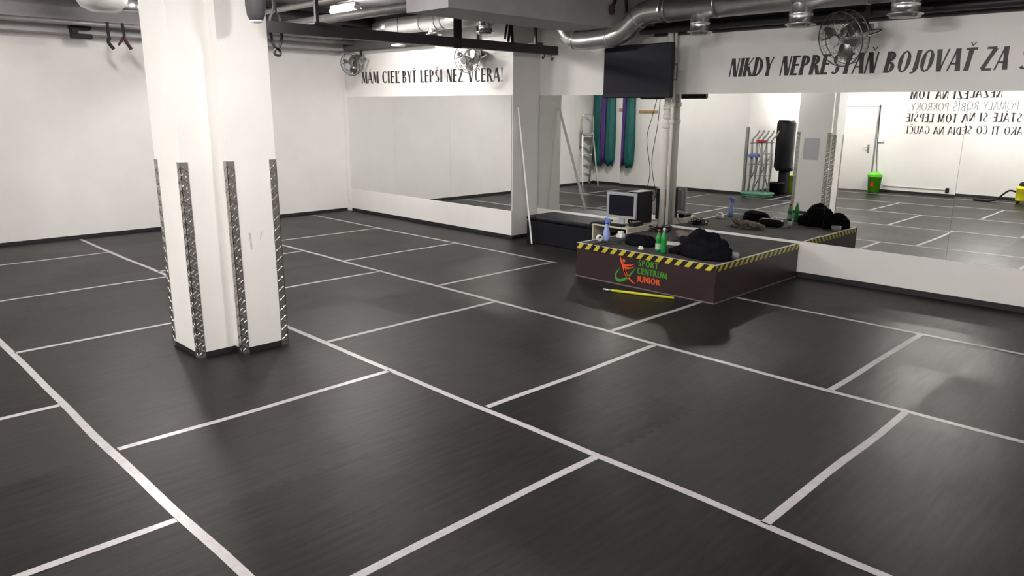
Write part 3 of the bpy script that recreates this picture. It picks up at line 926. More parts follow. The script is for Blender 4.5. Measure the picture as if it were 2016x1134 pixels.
# paper sheets and grey cloth further back
o_ = MB().hexa([(-.14, -.1, 0), (.14, -.1, 0), (.14, .1, 0), (-.14, .1, 0), (-.14, -.1, .003), (.14, -.1, .006), (.14, .1, .003), (-.14, .1, .008)]).build('paper_sheet', 'paper')
o_.location = (-4.95, 7.62, Z0); o_.rotation_euler = (0, 0, .4)
tag(o_, 'white sheet of paper lying behind the green bottles', 'paper')
t = thing('sweatshirt', 'crumpled grey brown garment at the back of the platform by the mirror', 'garment', (-4.95, 8.08, Z0))
lump((0, 0, 0), .18, .12, .085, '', '', 21, n=40, rough=.42).build('garment_body', 'cloth_grey', t)
MB().tube([(.08, 0, .05), (.2, .05, .045), (.31, .02, .034)], [.045, .04, .03], 10).build('sleeve', 'cloth_grey', t)
t = thing('toiletry_bag', 'black oblong case behind the green bottles, clearest in the mirror', 'case', (-4.72, 7.72, Z0))
MB().rbox(-.16, .16, -.06, .06, 0, .10, .02).build('case_body', 'leather', t)
MB().tube([(-.16, 0, .05), (-.22, .02, .03), (-.27, 0, .02)], .012, 8).build('wrist_strap', 'strap', t)
t = lathe_thing('plastic_cup', 'clear plastic cup behind the green bottles', 'cup', (-4.5, 7.62, Z0), [('cup_body', [(.024, 0), (.032, .08), (.029, .08), (.022, .004)], 'papergrey')])

# yellow stick on the floor
t = thing('exercise_stick', 'yellow stick with grey tip on the floor before the platform', 'stick', (0, 0, 0))
MB().rod((-4.97, 6.50, .0155), (-4.285, 6.715, .0155), .0145).build('shaft', 'yellow', t)
MB().rod((-5.06, 6.472, .0155), (-4.965, 6.5016, .0155), .0155).build('tip', 'greymetal', t)

# ------------------------------------------------------------------ bench and leaning strip
t = thing('bench', 'long black padded bench box beneath the mirror beside the far wall end', 'bench', (-7.85, 8.05, 0))
MB().rbox(0, 1.36, 0.05, .65, 0, .34, .01).build('base', 'leather', t)
MB().rbox(-.005, 1.37, 0.035, .66, .343, .41, .02).build('padded_top', 'leather', t)
mb = MB(); mb.bar((-7.62, 7.98, 0.012), (-8.165, 8.22, 2.0), .035, .022, upv=(.8, .6, 0))
tag(mb.build('white_batten', 'white'), 'thin white strip leaning against the wall end beside the black bench', 'batten')

# ------------------------------------------------------------------ desk with computer
t = thing('desk', 'small cream desk in the corner behind the platform carrying the monitor', 'desk', (-6.40, 7.88, 0))
W_, D_, H_ = .60, .80, .47
MB().rbox(0, W_, 0, D_, H_ - .022, H_, .004).build('desktop', 'cream', t)
MB().box(0.005, .025, .01, D_ - .01, 0, H_ - .022).build('side_panel', 'cream', t)
MB().box(W_ - .025, W_ - .005, .01, D_ - .01, 0, H_ - .022).build('side_panel', 'cream', t)
MB().box(.025, W_ - .025, D_ - .03, D_ - .015, 0, H_ - .022).build('back_panel', 'cream', t)
MB().box(.025, W_ - .025, .02, D_ - .03, .16, .178).build('shelf', 'cream', t)
o_ = MB().rbox(.05, .5, .1, .6, .179, .31, .01).build('amplifier', 'black'); o_.location = (-6.40, 7.88, 0)
tag(o_, 'black box unit on the shelf inside the desk', 'amplifier')
DZ = H_
t = thing('computer_monitor', 'silver framed flat monitor with black screen on the desk', 'monitor', (-6.07, 8.10, DZ), rotz=0.12)
MB().rbox(-.095, .095, -.08, .08, 0, .018, .006).build('stand_base', 'silver', t)
MB().bar((0, .02, .015), (0, .03, .16), .07, .03).build('stand_neck', 'silver', t)
mb = MB(); f_ = .035
mb.box(-.225, .225, -.012, .02, .085, .085 + f_).box(-.225, .225, -.012, .02, .43 - f_, .43).box(-.225, -.225 + f_, -.012, .02, .085 + f_, .43 - f_).box(.225 - f_, .225, -.012, .02, .085 + f_, .43 - f_)
mb.rbox(-.20, .20, .02, .06, .11, .40, .012)
mb.build('bezel', 'silver', t)
MB().box(-.19, .19, -.006, .018, .12, .395).build('screen', 'screen', t)
t = thing('computer_tower', 'black computer tower standing behind the monitor', 'computer', (-5.99, 8.42, DZ))
MB().rbox(-.09, .085, -.16, .16, 0, .43, .006).build('case_body', 'black', t)
MB().box(-.091, .086, -.162, .162, .431, .437).build('top_cover', 'silver', t)
t = thing('keyboard', 'black keyboard in front of the monitor', 'keyboard', (-6.12, 7.95, DZ))
MB().rbox(-.2, .2, -.06, .06, 0, .02, .004).build('keyboard_body', 'black', t)
mb = MB()
for r_ in range(4):
    for c_ in range(13):
        mb.box(-.19 + c_ * .0295, -.19 + c_ * .0295 + .025, -.052 + r_ * .027, -.052 + r_ * .027 + .022, .02, .026)
ks = mb.build('keys', 'black', t); ks['kind'] = 'stuff'
t = thing('audio_mixer', 'black mixer with cables right of the monitor', 'mixer', (-5.78, 8.12, Z0 if False else DZ))
# keep it on the desk: its foot overlaps only the desk top
t.location = (-5.9, 8.12, DZ)
MB().rbox(.0, .1, -.09, .12, 0, .05, .008).build('mixer_body', 'black', t)
for i in range(3):
    for j in range(4):
        MB().lathe((.02 + i * .03, -.07 + j * .045, .05), [(.007, 0), (.006, .014)], 8).build('knob', 'greymetal', t)
t = thing('headphones', 'tangle of black cables and plugs at the right end of the desk', 'cables', (-5.72, 8.2, PZ))
t.name = 'cable_tangle'
t.location = (-5.55, 8.28, Z0)
rnd = random.Random(4)
mb = MB()
for q_ in range(5):
    pts = [(rnd.uniform(-.14, .14), rnd.uniform(-.12, .12), rnd.uniform(.006, .09)) for _ in range(7)]
    pts[0] = (pts[0][0], pts[0][1], .006)
    mb.tube(spline(pts, 5), .006, 6)
mb.build('cable_coils', 'black', t)
MB().rbox(-.06, .03, -.03, .04, 0, .055, .006).build('power_brick', 'black', t)
MB().rbox(.05, .11, -.05, 0, 0, .04, .004).build('plug', 'greymetal', t)
o_ = MB().tube(spline([(-6.33, 8.25, DZ + .008), (-6.36, 8.02, DZ + .01), (-6.37, 7.90, DZ + .012), (-6.405, 7.868, DZ - .0), (-6.44, 7.87, DZ - .09)], 6), .011, 8).build('cable', 'black')
tag(o_, 'black cable hanging over the left front edge of the desk', 'cable')

# ------------------------------------------------------------------ pipes by the mirror joint
PL = 'white pipes on the long wall'
def vpipe(x, y, r, z0, z1, label, joints):
    t = thing('wall_pipe', label, 'pipe', (x, y, 0), PL)
    MB().rod((0, 0, z0), (0, 0, z1), r, 16).build('pipe_run', 'pipewhite', t)
    for z in joints:
        MB().lathe((0, 0, z), [(r, 0), (r + .012, .008), (r + .012, .055), (r, .065)], 18).build('pipe_coupling', 'pipewhite', t)
PYp = 8.66
vpipe(-5.80, PYp, .042, PZ + .004, 3.05, 'thickest white vertical pipe, left one of the pair before the mirror', (1.98, 1.86, 1.74))
vpipe(-5.728, PYp + .015, .021, PZ + .004, 3.05, 'thinner white vertical pipe right of the thick one', (2.02, 1.80))
PC = 'loose cables by the pipes'
for pts, lab in (([(-5.86, 8.52, 2.18), (-5.92, 8.5, 1.9), (-5.98, 8.48, 1.6), (-5.92, 8.5, 1.2), (-5.95, 8.5, .95), (-6.0, 8.5, DZ + .46)], 'black cable hanging left of the white pipes'),
                 ([(-5.85, 8.56, 2.2), (-5.87, 8.56, 1.8), (-5.93, 8.55, 1.3), (-5.87, 8.58, .9), (-5.8, 8.57, .6), (-5.72, 8.45, PZ + .01)], 'second black cable running down beside the white pipes')):
    o_ = MB().tube(spline(pts, 8), .0045, 6).build('cable', 'black')
    tag(o_, lab, 'cable', PC)
o_ = MB().tube(spline([(-5.86, 8.565, .82), (-5.9, 8.56, .88), (-5.95, 8.56, .82), (-5.9, 8.56, .76), (-5.86, 8.565, .82), (-5.83, 8.565, .9)], 8), .0045, 6).build('cable', 'black')
tag(o_, 'small loop of black cable hanging on the pipes above the computer', 'cable', PC)

# ------------------------------------------------------------------ television
t = thing('television', 'black flat television mounted high before the white pipes', 'television', (-6.06, 8.30, 2.47))
W_, H_ = 1.085, .675
MB().rbox(-W_ / 2, W_ / 2, -.02, .055, -H_ / 2, H_ / 2, .012).build('housing', 'black', t)
MB().box(-W_ / 2 + .022, W_ / 2 - .022, -.0225, -.018, -H_ / 2 + .06, H_ / 2 - .025).build('screen', 'screen', t)
mb = MB().box(-.22, .22, .055, .075, -.16, .16).bar((0, .07, 0), (.05, .40, 0), .05, .05).box(-.06, .16, .40, .445, -.14, .14)
mb.build('wall_bracket', 'darksteel', t)
MB().box(W_ / 2, W_ / 2 + .05, .03, .045, .065, .08).box(W_ / 2, W_ / 2 + .05, .03, .045, -.125, -.11).box(W_ / 2 + .037, W_ / 2 + .05, .03, .045, -.11, .065).build('side_handle', 'darksteel', t)


# ------------------------------------------------------------------ ducts
def ring_at(mb, p, t, r, w=.02):
    mb.lathe(p, [(r, -w / 2), (r + .006, -w / 2), (r + .006, w / 2), (r, w / 2)], 28, axis=t, caps=False)


def duct_outlet(t, x, y, ztop, zbot, r):
    ob = MB().lathe((x, y, 0), [(r, ztop), (r, (ztop + zbot) / 2 + .012), (r + .004, (ztop + zbot) / 2 + .006), (r + .004, (ztop + zbot) / 2 - .006), (r, (ztop + zbot) / 2 - .012),
                                (r, zbot + .03), (r + .035, zbot + .025), (r + .035, zbot + .012), (r + .01, zbot + .01), (r + .01, zbot - .012), (r - .03, zbot - .012)], 28, caps=False).build('outlet', 'zinc', t)
    MB().lathe((x, y, zbot - .013), [(.001, 0), (r - .03, 0)], 24, caps=False).build('outlet_cap', 'white', ob)


t = thing('ventilation_duct', 'long silver duct above the far wall lettering with two outlets', 'duct', (0, 0, 0), 'silver ventilation ducts')
DY, DZ1 = 7.6, 3.27
MB().tube([(-10.9, DY, DZ1 + .01), (-10.85, DY, DZ1), (-10.5, DY, DZ1)], [.07, .12, .125], 28).build('duct_end', 'zinc', t)
prof = []
n = 60
for i in range(n + 1):
    prof.append((.125 + .006 * math.sin(i * PI), i / n * .85))
    prof.append((.118, (i + .5) / n * .85))
MB().lathe((-10.5, DY, DZ1), [(.126 if i % 2 == 0 else .112, i / 36 * .86) for i in range(37)], 28, axis=(1, 0, 0)).build('ribbed_section', 'zinc_matte', t)
MB().rod((-9.64, DY, DZ1), (-8.06, DY, DZ1), .127, 28).build('duct_run', 'zinc_matte', t)
for x in (-9.62, -9.25, -9.1, -8.1):
    mb = MB(); ring_at(mb, (x, DY, DZ1), (1, 0, 0), .127); mb.build('seam_ring', 'zinc_dull', t)
duct_outlet(t, -9.38, DY, DZ1 - .05, 3.07, .09)
duct_outlet(t, -8.22, DY, DZ1 - .05, 3.03, .10)

t = thing('ventilation_duct', 'large silver S-bend duct above the television and long wall', 'duct', (0, 0, 0), 'silver ventilation ducts')
DY = 8.05
path = spline([(-7.12, DY, 3.2), (-7.10, DY, 3.06), (-7.0, DY, 2.93), (-6.8, DY, 2.875), (-6.5, DY, 2.88), (-6.28, DY, 2.90), (-6.08, DY, 2.97), (-5.93, DY, 3.08), (-5.76, DY, 3.155), (-5.5, DY, 3.165)], 5)
MB().tube(path, [.115 + .03 * min(1, i / len(path)) for i in range(len(path))], 32).build('duct_bend', 'zinc', t)
MB().rod((-5.5, DY, 3.165), (2.4, DY, 3.165), .145, 32).build('duct_run', 'zinc_dull', t)
for x in (-5.45, -4.78, -3.85, -3.1, -2.2):
    mb = MB(); ring_at(mb, (x, DY, 3.165), (1, 0, 0), .146, .03); mb.build('seam_ring', 'zinc_dull', t)
for i in (13, 24, 36):
    a_, b_ = Vector(path[i]), Vector(path[i + 1])
    mb = MB(); ring_at(mb, a_, (b_ - a_).normalized(), .118 + .03 * i / len(path), .012); mb.build('seam_ring', 'zinc', t)
duct_outlet(t, -5.0, DY, 3.10, 2.855, .112)
duct_outlet(t, -3.78, DY, 3.10, 2.86, .122)
duct_outlet(t, -2.74, DY, 3.10, 2.88, .13)

t = thing('ventilation_duct', 'round silver duct bulge at the top left before the column', 'duct', (0, 0, 0), 'silver ventilation ducts')
MB().lathe((-8.95, 2.80, 2.955), [(.02, 0), (.14, .012), (.22, .05), (.26, .12), (.275, .2), (.275, .58)], 32).build('duct_end', 'zinc_matte', t)
MB().lathe((-8.86, 3.02, 2.985), [(.05, 0), (.085, .0), (.10, .02), (.10, .1)], 24).build('round_cap', 'zinc_dull', t)
t.location = (0, 0, 0)

# ------------------------------------------------------------------ ceiling steelwork, pipes and cables
o_ = MB().box(-7.96, -7.84, 3.35, wy(-7.9), 2.775, 2.895).build('steel_rail', 'darksteel')
tag(o_, 'dark steel rail hanging level from the column to the long wall', 'rail')
t = thing('rail_hanger', 'dark steel hanger holding the rail near the bench', 'hanger', (-7.9, 8.3, 2.895))
MB().box(-.02, .02, -.02, .02, 0, ZC - 2.895).build('hanger_rod', 'darksteel', t)
MB().rbox(-.09, .09, -.08, .08, 0, .03, .005).build('hanger_plate', 'darksteel', t)
t = thing('rail_hanger', 'dark steel hanger holding the rail right of the column', 'hanger', (-7.9, 4.7, 2.895))
MB().box(-.02, .02, -.02, .02, 0, ZC - 2.895).build('hanger_rod', 'darksteel', t)
MB().rbox(-.09, .09, -.08, .08, 0, .03, .005).build('hanger_plate', 'darksteel', t)
PP = 'pipes under the ceiling'
def cpipe(a, b, r, lab, mt='pipe'):
    o_ = MB().rod(a, b, r, 16).build('ceiling_pipe', mt)
    tag(o_, lab, 'pipe', PP)
cpipe((XL, 6.0, 3.22), (-7.0, 6.0, 3.22), .055, 'grey pipe right of the column passing under the lamp')
cpipe((XL, 5.6, 3.36), (-7.0, 5.6, 3.36), .045, 'thin grey pipe behind the lit lamp')
cpipe((XL, 4.7, 3.40), (-7.0, 4.7, 3.40), .07, 'dark thick pipe near the top edge right of the column', 'darksteel')
cpipe((XL, 6.9, 3.38), (-7.0, 6.9, 3.38), .06, 'dark pipe between the lamp and the silver duct', 'darksteel')
cpipe((-12.05, YB, 3.12), (-12.05, YA - .25, 3.12), .035, 'thin light pipe parallel to the left wall beam')
cpipe((-11.4, YB, 3.42), (-11.4, YA - .25, 3.42), .08, 'thick dark pipe near the left wall', 'darksteel')
cpipe((-5.4, 2.0, 3.42), (-5.4, 8.2, 3.42), .06, 'dark pipe right of the broad beam', 'darksteel')
cpipe((-6.2, 8.55, 3.0), (2.4, 8.65, 3.0), .05, 'dark pipe along the top of the lettered wall', 'darksteel')
o_ = MB().box(-9.6, -7.0, 4.95, 5.2, 3.42, 3.5).build('cable_tray', 'darksteel')
tag(o_, 'dark cable tray behind the lit lamp', 'cable tray')

# straps
SG = 'exercise straps hanging from the ceiling'
def strap(name, lab, pieces, cat='strap'):
    t = thing(name, lab, cat, (0, 0, 0), SG)
    for pn, pts, r, fl, mt in pieces:
        MB().tube(spline(pts, 6), r * 1.45, 10, flat=fl).build(pn, mt, t)
    return t
x, y = -7.9, 4.19
strap('suspension_strap', 'black looped strap hanging beside the right edge of the column top', [
    ('webbing', [(x, y, 3.5), (x, y, 3.15), (x, y, 3.0)], .018, (1, .3), 'strap'),
    ('loop', [(x, y, 3.0), (x, y - .06, 2.92), (x, y - .055, 2.7), (x, y, 2.62), (x, y + .055, 2.7), (x, y + .06, 2.92), (x, y, 3.0)], .018, (1, .5), 'strap'),
    ('buckle', [(x, y, 2.62), (x, y - .035, 2.59), (x, y - .02, 2.55), (x, y + .03, 2.55), (x, y + .035, 2.59), (x, y, 2.62)], .010, (1, 1), 'darksteel')])
y = 6.75
strap('suspension_strap', 'thick black strap wrapped round the rail before the silver duct', [
    ('webbing', [(x + .06, y, 3.45), (x + .06, y, 3.1), (x + .06, y, 2.9), (x + .06, y, 2.76)], .05, (1, .22), 'strap'),
    ('knot', [(x + .06, y - .03, 2.90), (x + .07, y, 2.86), (x + .06, y + .03, 2.8)], .035, (1, .6), 'strap')])
y = 7.72
strap('suspension_strap', 'pair of thin black straps hanging near the end of the silver duct', [
    ('webbing', [(x + .05, y, 3.5), (x + .055, y + .01, 3.2), (x + .055, y - .03, 2.9)], .018, (1, .4), 'strap'),
    ('webbing', [(x + .05, y + .02, 3.5), (x + .06, y + .03, 3.1), (x + .06, y + .05, 2.87)], .02, (1, .4), 'strap'),
    ('webbing', [(x + .05, y - .0, 3.3), (x + .06, y - .08, 3.05), (x + .06, y - .1, 2.93)], .014, (1, .4), 'strap')])
x, y = -6.2, 7.98
strap('suspension_strap', 'dark strap end hanging on the broad beam, left of the silver bend', [
    ('webbing', [(x, y, 3.54), (x + .01, y - .02, 3.35), (x, y - .07, 3.24)], .02, (1, .5), 'strap'),
    ('handle', [(x, y - .07, 3.26), (x, y - .08, 3.2), (x, y - .06, 3.17)], .028, (1, .8), 'strapred')])
x, y = -6.2, 8.22
strap('suspension_strap', 'dark strap hanging on the broad beam nearest the silver bend', [
    ('webbing', [(x, y - .06, 3.54), (x, y - .02, 3.3), (x, y, 3.15), (x, y + .01, 3.02)], .018, (1, .5), 'strap')])
x = -12.0
for y, lab, pcs in ((3.77, 'short black strap hanging near the left wall, left one', [((0, 0, 3.155), (0, .0, 3.0), (0, .01, 2.93), 'w'), ((0, .01, 2.94), (0, -.01, 2.88), (0, .05, 2.79), 'h')]),
                    (3.97, 'short maroon forked strap hanging near the left wall, right one', [((0, 0, 3.155), (0, .01, 3.0), (0, .0, 2.95), 'w'), ((0, 0, 2.96), (0, .04, 2.88), (0, .09, 2.80), 'h'), ((0, 0, 2.96), (0, -.04, 2.9), (0, -.08, 2.85), 'k')])):
    strap('suspension_strap', lab, [({'w': 'webbing', 'h': 'handle', 'k': 'strap_end'}[p[3]], [(x + q[0], y + q[1], q[2]) for q in p[:3]], {'w': .014, 'h': .026, 'k': .018}[p[3]], (1, .6), 'strap' if (p[3] == 'w' or y < 3.8) else 'strapred') for p in pcs])
x = -7.86
t = thing('rail_hook', 'small dark hooks under the rail above the wall end', 'hook', (x, 8.45, 2.795))
MB().tube(spline([(0, 0, 0), (0, 0, -.06), (0, -.03, -.09), (0, -.04, -.05)], 5), .008, 8).build('hook', 'darksteel', t)
MB().tube(spline([(0, .15, 0), (0, .15, -.07), (0, .18, -.1), (0, .2, -.06)], 5), .008, 8).build('hook', 'darksteel', t)

# black speaker bracket at the top left
t = thing('wall_speaker', 'black boxy bracket on the beam at the top left', 'bracket', (-12.34, 3.48, 2.95))
MB().rbox(-.04, .08, -.12, .15, .10, .22, .01).build('upper_arm', 'black', t)
MB().rbox(-.04, .08, -.11, -.02, .04, .12, .008).build('back_plate', 'black', t)
MB().rbox(-.04, .08, -.11, .16, -.02, .045, .008).build('lower_arm', 'black', t)
t.name = 'wall_bracket_unit'
# dark grey rounded cover hanging before the column top
t = thing('pendant_cover', 'dark grey rounded pendant hanging before the column top', 'pendant', (-5.45, 2.74, 2.60))
MB().lathe((0, 0, 0), [(.02, 0), (.045, .012), (.064, .05), (.072, .12), (.070, .25), (.05, .32)], 24).build('pendant_body', 'pendant', t)
MB().lathe((0, 0, 0), [(.018, -.004), (.042, .004), (.05, .014)], 24).build('rim', 'white', t)
MB().rod((0, 0, .3), (0, 0, ZC - 2.6), .012).build('rod', 'darksteel', t)


# ------------------------------------------------------------------ fans
def fan(label, c, facing, R, upto, blade='greymetal', dark=False):
    """round caged fan; facing = unit-ish vector of the air stream; hung from a bracket going up to z=upto"""
    f = Vector(facing).normalized()
    q = f.to_track_quat('Y', 'Z')
    t = bpy.data.objects.new('wall_fan', None); C.objects.link(t)
    t.location = c; t.rotation_mode = 'QUATERNION'; t.rotation_quaternion = q
    tag(t, label, 'fan', 'round caged fans under the ceiling')
    # cage, local +Y = front
    mb = MB()
    def circ(r_, y_, w_=.0022):
        mb.tube([(r_ * math.cos(a * PI / 16), y_, r_ * math.sin(a * PI / 16)) for a in range(33)], w_, 6, caps=False)
    circ(R, 0, .006); circ(R, -.10, .004); circ(R * .85, .05); circ(R * .65, .068); circ(R * .45, .078); circ(R * .85, -.14); circ(R * .5, -.16)
    for k in range(28):
        a = 2 * PI * k / 28
        c_, s_ = math.cos(a), math.sin(a)
        mb.tube([(.05 * c_, .085, .05 * s_), (R * .55 * c_, .073, R * .55 * s_), (R * .85 * c_, .05, R * .85 * s_), (R * c_, 0, R * s_), (R * c_, -.10, R * s_), (R * .8 * c_, -.15, R * .8 * s_), (.08 * c_, -.17, .08 * s_)], .0014, 4, caps=False)
    mb.build('cage', 'fanblade' if dark else 'chrome', t)
    hb = MB().lathe((0, .07, 0), [(.055, 0), (.055, .018), (.045, .024)], 20, axis=(0, 1, 0)).build('hub_badge', 'silver', t)
    for k in range(3):
        a0 = 2 * PI * k / 3 + .4
        rr = []
        for i in range(6):
            r_ = .05 + (R * .88 - .05) * i / 5
            wdt = .30 + .75 * math.sin(PI * min(1, .25 + i / 6.5))
            row = []
            for j in range(5):
                a = a0 + wdt * (j / 4 - .5) * (1.0 if i else .5)
                row.append((r_ * math.cos(a), -.04 + .05 * (j / 4 - .5), r_ * math.sin(a)))
            rr.append(row)
        mb = MB().loft(rr, False, False, True, closed=False)
        rr2 = [[(p[0], p[1] - .003, p[2]) for p in row] for row in rr]
        mb.loft(rr2, False, False, True, closed=False)
        mb.build('blade', blade, t)
    MB().lathe((0, -.05, 0), [(.03, 0), (.11, -.07), (.125, -.14), (.10, -.26), (.07, -.34)], 24, axis=(0, 1, 0)).build('motor', 'greymetal', t)
    # yoke: U-shaped tube behind the motor
    MB().tube(spline([(-R * 1.02, -.05, 0), (-R * 1.02, -.22, 0), (-R * .7, -.36, 0), (0, -.40, 0), (R * .7, -.36, 0), (R * 1.02, -.22, 0), (R * 1.02, -.05, 0)], 6), .010, 8).build('yoke', 'chrome', t)
    # stem to the ceiling, in world axes
    back = Vector(c) - f * .38
    inv = (q.to_matrix().to_4x4()).inverted()
    L0 = inv @ (back - Vector(c)); L1 = inv @ (Vector((back.x, back.y, upto)) - Vector(c))
    MB().rod(L0, L1, .022).build('stem', 'darksteel', t)
    # speed box with pull on the back
    MB().rbox(-.05, .05, -.46, -.37, -.06, .06, .01).build('switch_box', 'silver', t)
    return t


fan('large dark caged fan before the slanted lettering', (-3.37, 8.12, 2.705), (-.30, -.90, -.26), .275, ZC, 'fanblade', True)
fan('caged fan left of the far wall lettering', (-11.92, 7.72, 2.73), (.36, -.85, -.32), .195, ZC, 'fanblade', True)
fan('bright caged fan over the end of the far wall lettering', (-8.80, 7.74, 2.705), (.30, -.9, -.25), .205, ZC, 'greymetal')


# ------------------------------------------------------------------ lamps
def batten(i, x, y, z, turn, power):
    names = ['compact tube lamp between the camera and the column', 'bright lit lamp right of the column top', 'compact tube lamp left of the column near the left wall',
             'compact tube lamp over the middle of the floor', 'compact tube lamp behind the column beside the broad beam', 'compact tube lamp before the rear recess',
             'compact tube lamp before the rear wall lettering', 'compact tube lamp at the right end near the long mirrors', 'compact tube lamp at the right behind the camera']
    L_, rt_ = .62, .028
    t = thing('ceiling_lamp', names[i], 'lamp', (x, y, z), 'strip lamps under the ceiling', math.radians(turn))
    MB().rbox(-L_ / 2 - .03, L_ / 2 + .03, -.05, .05, 0.0, .05, .008).build('lamp_housing', 'white', t)
    lm = lit_material(power / (PI * 4 * PI * rt_ * L_))
    for sy in (-.045, .045):
        MB().lathe((-L_ / 2, sy, -.03), [(.004, 0), (rt_, .004), (rt_, L_ - .004), (.004, L_)], 10, axis=(1, 0, 0)).build('tube', lm, t)
    for sx in (-1, 1):
        MB().box(sx * L_ / 2 - .012, sx * L_ / 2 + .012, -.06, .06, -.05, 0).build('tube_holder', 'white', t)
        MB().rod((sx * L_ * .35, 0, .045), (sx * L_ * .35, 0, ZC - z), .006, 8).build('hanger_wire', 'darksteel', t)


for i, a in enumerate(LAMPS):
    batten(i, *a)
t = thing('disc_lamp', 'small unlit white disc lamp below the rail left of the lettering top', 'lamp', (-9.9, 7.3, 2.93))
MB().lathe((0, 0, 0), [(.02, -.02), (.10, -.012), (.115, 0), (.10, .015), (.02, .03)], 24).build('disc', 'white', t)
MB().rod((0, 0, .02), (0, 0, ZC - 2.93), .008, 8).build('stem', 'darksteel', t)

# ------------------------------------------------------------------ rear of the room, seen in the mirrors
# aerial silks
def silk(label, x, w_):
    t = thing('aerial_silk', label, 'silk', (x, YB + .14, 0))
    ztop = 2.985 if x < -12 else 3.53
    def bundle(x0, x1, ys, zb, mt, name, seed):
        rnd = random.Random(seed)
        rings = []
        n = 28
        folds = [rnd.uniform(0, 6) for _ in range(3)]
        for i in range(15):
            f_ = i / 14; z = zb + (ztop - zb) * f_
            bulge = 0.86 + .16 * math.sin(PI * min(1, (f_ + .12) * 1.3)) if f_ < .75 else 0.9 - .6 * (f_ - .75)
            if i == 0: bulge = .55
            ring = []
            for j in range(n):
                a = 2 * PI * j / n
                k = bulge * (1 + .10 * math.sin(7 * a + folds[0]) + .07 * math.sin(11 * a + folds[1] + f_ * 2))
                ring.append(((x0 + x1) / 2 + (x1 - x0) / 2 * k * math.cos(a), ys * k * math.sin(a), z + (.03 * math.sin(3 * a + folds[2]) if i == 0 else 0)))
            rings.append(ring)
        MB().loft(rings, True, True, True).build(name, mt, t)
    bundle(-w_ / 2, w_ * .02, .11, .50, 'teal', 'teal_bundle', 1)
    bundle(w_ * .08, w_ / 2, .11, .52, 'teal', 'teal_bundle', 2)
    bundle(-w_ * .12, w_ * .16, .125, .60, 'purple', 'purple_bundle', 3)
silk('bundle of teal and purple cloth hanging beside the ladder, in the mirror', -12.37, .70)
tag(MB().box(-11.98, -11.4, YB, YB + .03, 1.96, 2.03).build('wooden_batten', 'wood'), 'short wooden batten fixed to the rear wall beside the hanging silks, in the mirror', 'batten')
# step ladder in the corner
t = thing('step_ladder', 'aluminium step ladder in the corner, seen in the mirror', 'ladder', (-12.62, 1.25, 0), rotz=-1.0)
for s in (-1, 1):
    MB().bar((s * .22, -.32, 0), (s * .16, 0, 1.45), .05, .025).build('front_rail', 'aluminium', t)
    MB().bar((s * .22, .32, 0), (s * .15, 0.02, 1.35), .03, .02).build('rear_rail', 'aluminium', t)
for i in range(5):
    z = .28 + i * .25; yy = -.32 * (1 - z / 1.45)
    MB().box(-.19, .19, yy - .04, yy + .045, z - .012, z + .012).build('step', 'aluminium', t)
MB().box(-.17, .17, -.14, .06, 1.34, 1.37).build('top_platform', 'greymetal', t)
MB().tube(spline([(-.16, 0, 1.4), (-.15, 0, 1.75), (-.1, 0, 1.86), (.1, 0, 1.86), (.15, 0, 1.75), (.16, 0, 1.4)], 6), .014, 8).build('hand_hoop', 'aluminium', t)

# rack of folded metal stands on green steps
t = thing('step_board', 'green step board on the floor under the metal stands, in the mirror', 'step board', (-8.12, .78, 0), rotz=.08)
MB().rbox(-.30, .30, -.2, .2, .0, .04, .01).build('board_foot', 'stepgreen', t)
MB().rbox(-.33, .33, -.22, .22, .04, .10, .015).build('board_top', 'stepgreen', t)
t = thing('folded_stand', 'tall folded grey metal stands leaning together, in the mirror', 'stand', (-8.15, .68, .106))
for i in range(5):
    dx = -.25 + i * .12
    u = MB().tube(spline([(dx, .02, 0), (dx + .03, -.05, .6), (dx - .02, -.08, 1.15), (dx + .05, -.12, 1.3), (dx + .1, -.16, 1.42)], 5), .021, 8)
    u.tube([(dx + .06, .08, 0), (dx, -.02, .7), (dx - .04, -.1, 1.2)], .017, 8)
    u.build('frame_tube', 'pipe', t)
for z in (.35, .62, .86, 1.12):
    MB().rod((-.3, -.04, z), (.28, -.05, z + .03), .011).build('cross_tube', 'pipe', t)
for a_, b_ in (((-.26, -.02, .2), (.1, -.06, 1.05)), ((.2, -.02, .15), (-.1, -.08, 1.1)), ((-.1, -.01, .1), (.25, -.07, .95))):
    MB().rod(a_, b_, .012).build('brace_tube', 'pipe', t)
MB().rbox(-.3, -.05, -.12, .04, .80, .86, .01).build('clip', 'blue', t)
MB().rbox(-.12, .05, -.12, .02, 1.14, 1.2, .01).build('clip', 'red', t)
t = thing('punching_bag', 'tall black padded bag leaning against the recess wall, in the mirror', 'bag', (-7.93, -.25, 0))
MB().loft([[(x_, y_, z_) for x_, y_ in ((-.14, -.18), (0, -.2), (.14, -.18), (.17, 0), (.14, .18), (0, .2), (-.14, .18), (-.17, 0))] for z_ in (.55,)] +
          [[(x_ * 1.1 - .05, y_ * 1.1, z_) for x_, y_ in ((-.14, -.18), (0, -.2), (.14, -.18), (.17, 0), (.14, .18), (0, .2), (-.14, .18), (-.17, 0))] for z_ in (.65, 1.15, 1.68)] +
          [[(x_ * .9 - .06, y_ * .9, 1.76) for x_, y_ in ((-.14, -.18), (0, -.2), (.14, -.18), (.17, 0), (.14, .18), (0, .2), (-.14, .18), (-.17, 0))]], True, True, True).build('bag_body', 'leather', t)
MB().rbox(-.11, .09, -.13, .13, 0, .56, .03).build('bag_foot', 'black', t)
def bucket(name, label, c, mt, r=.15, h=.30, parts=True):
    t = thing(name, label, 'bin', c)
    MB().lathe((0, 0, 0), [(r * .8, 0), (r, h), (r * 1.07, h), (r * 1.07, h + .02), (r * .95, h + .02), (r * .78, .01)], 28).build('bin_body', mt, t)
    return t
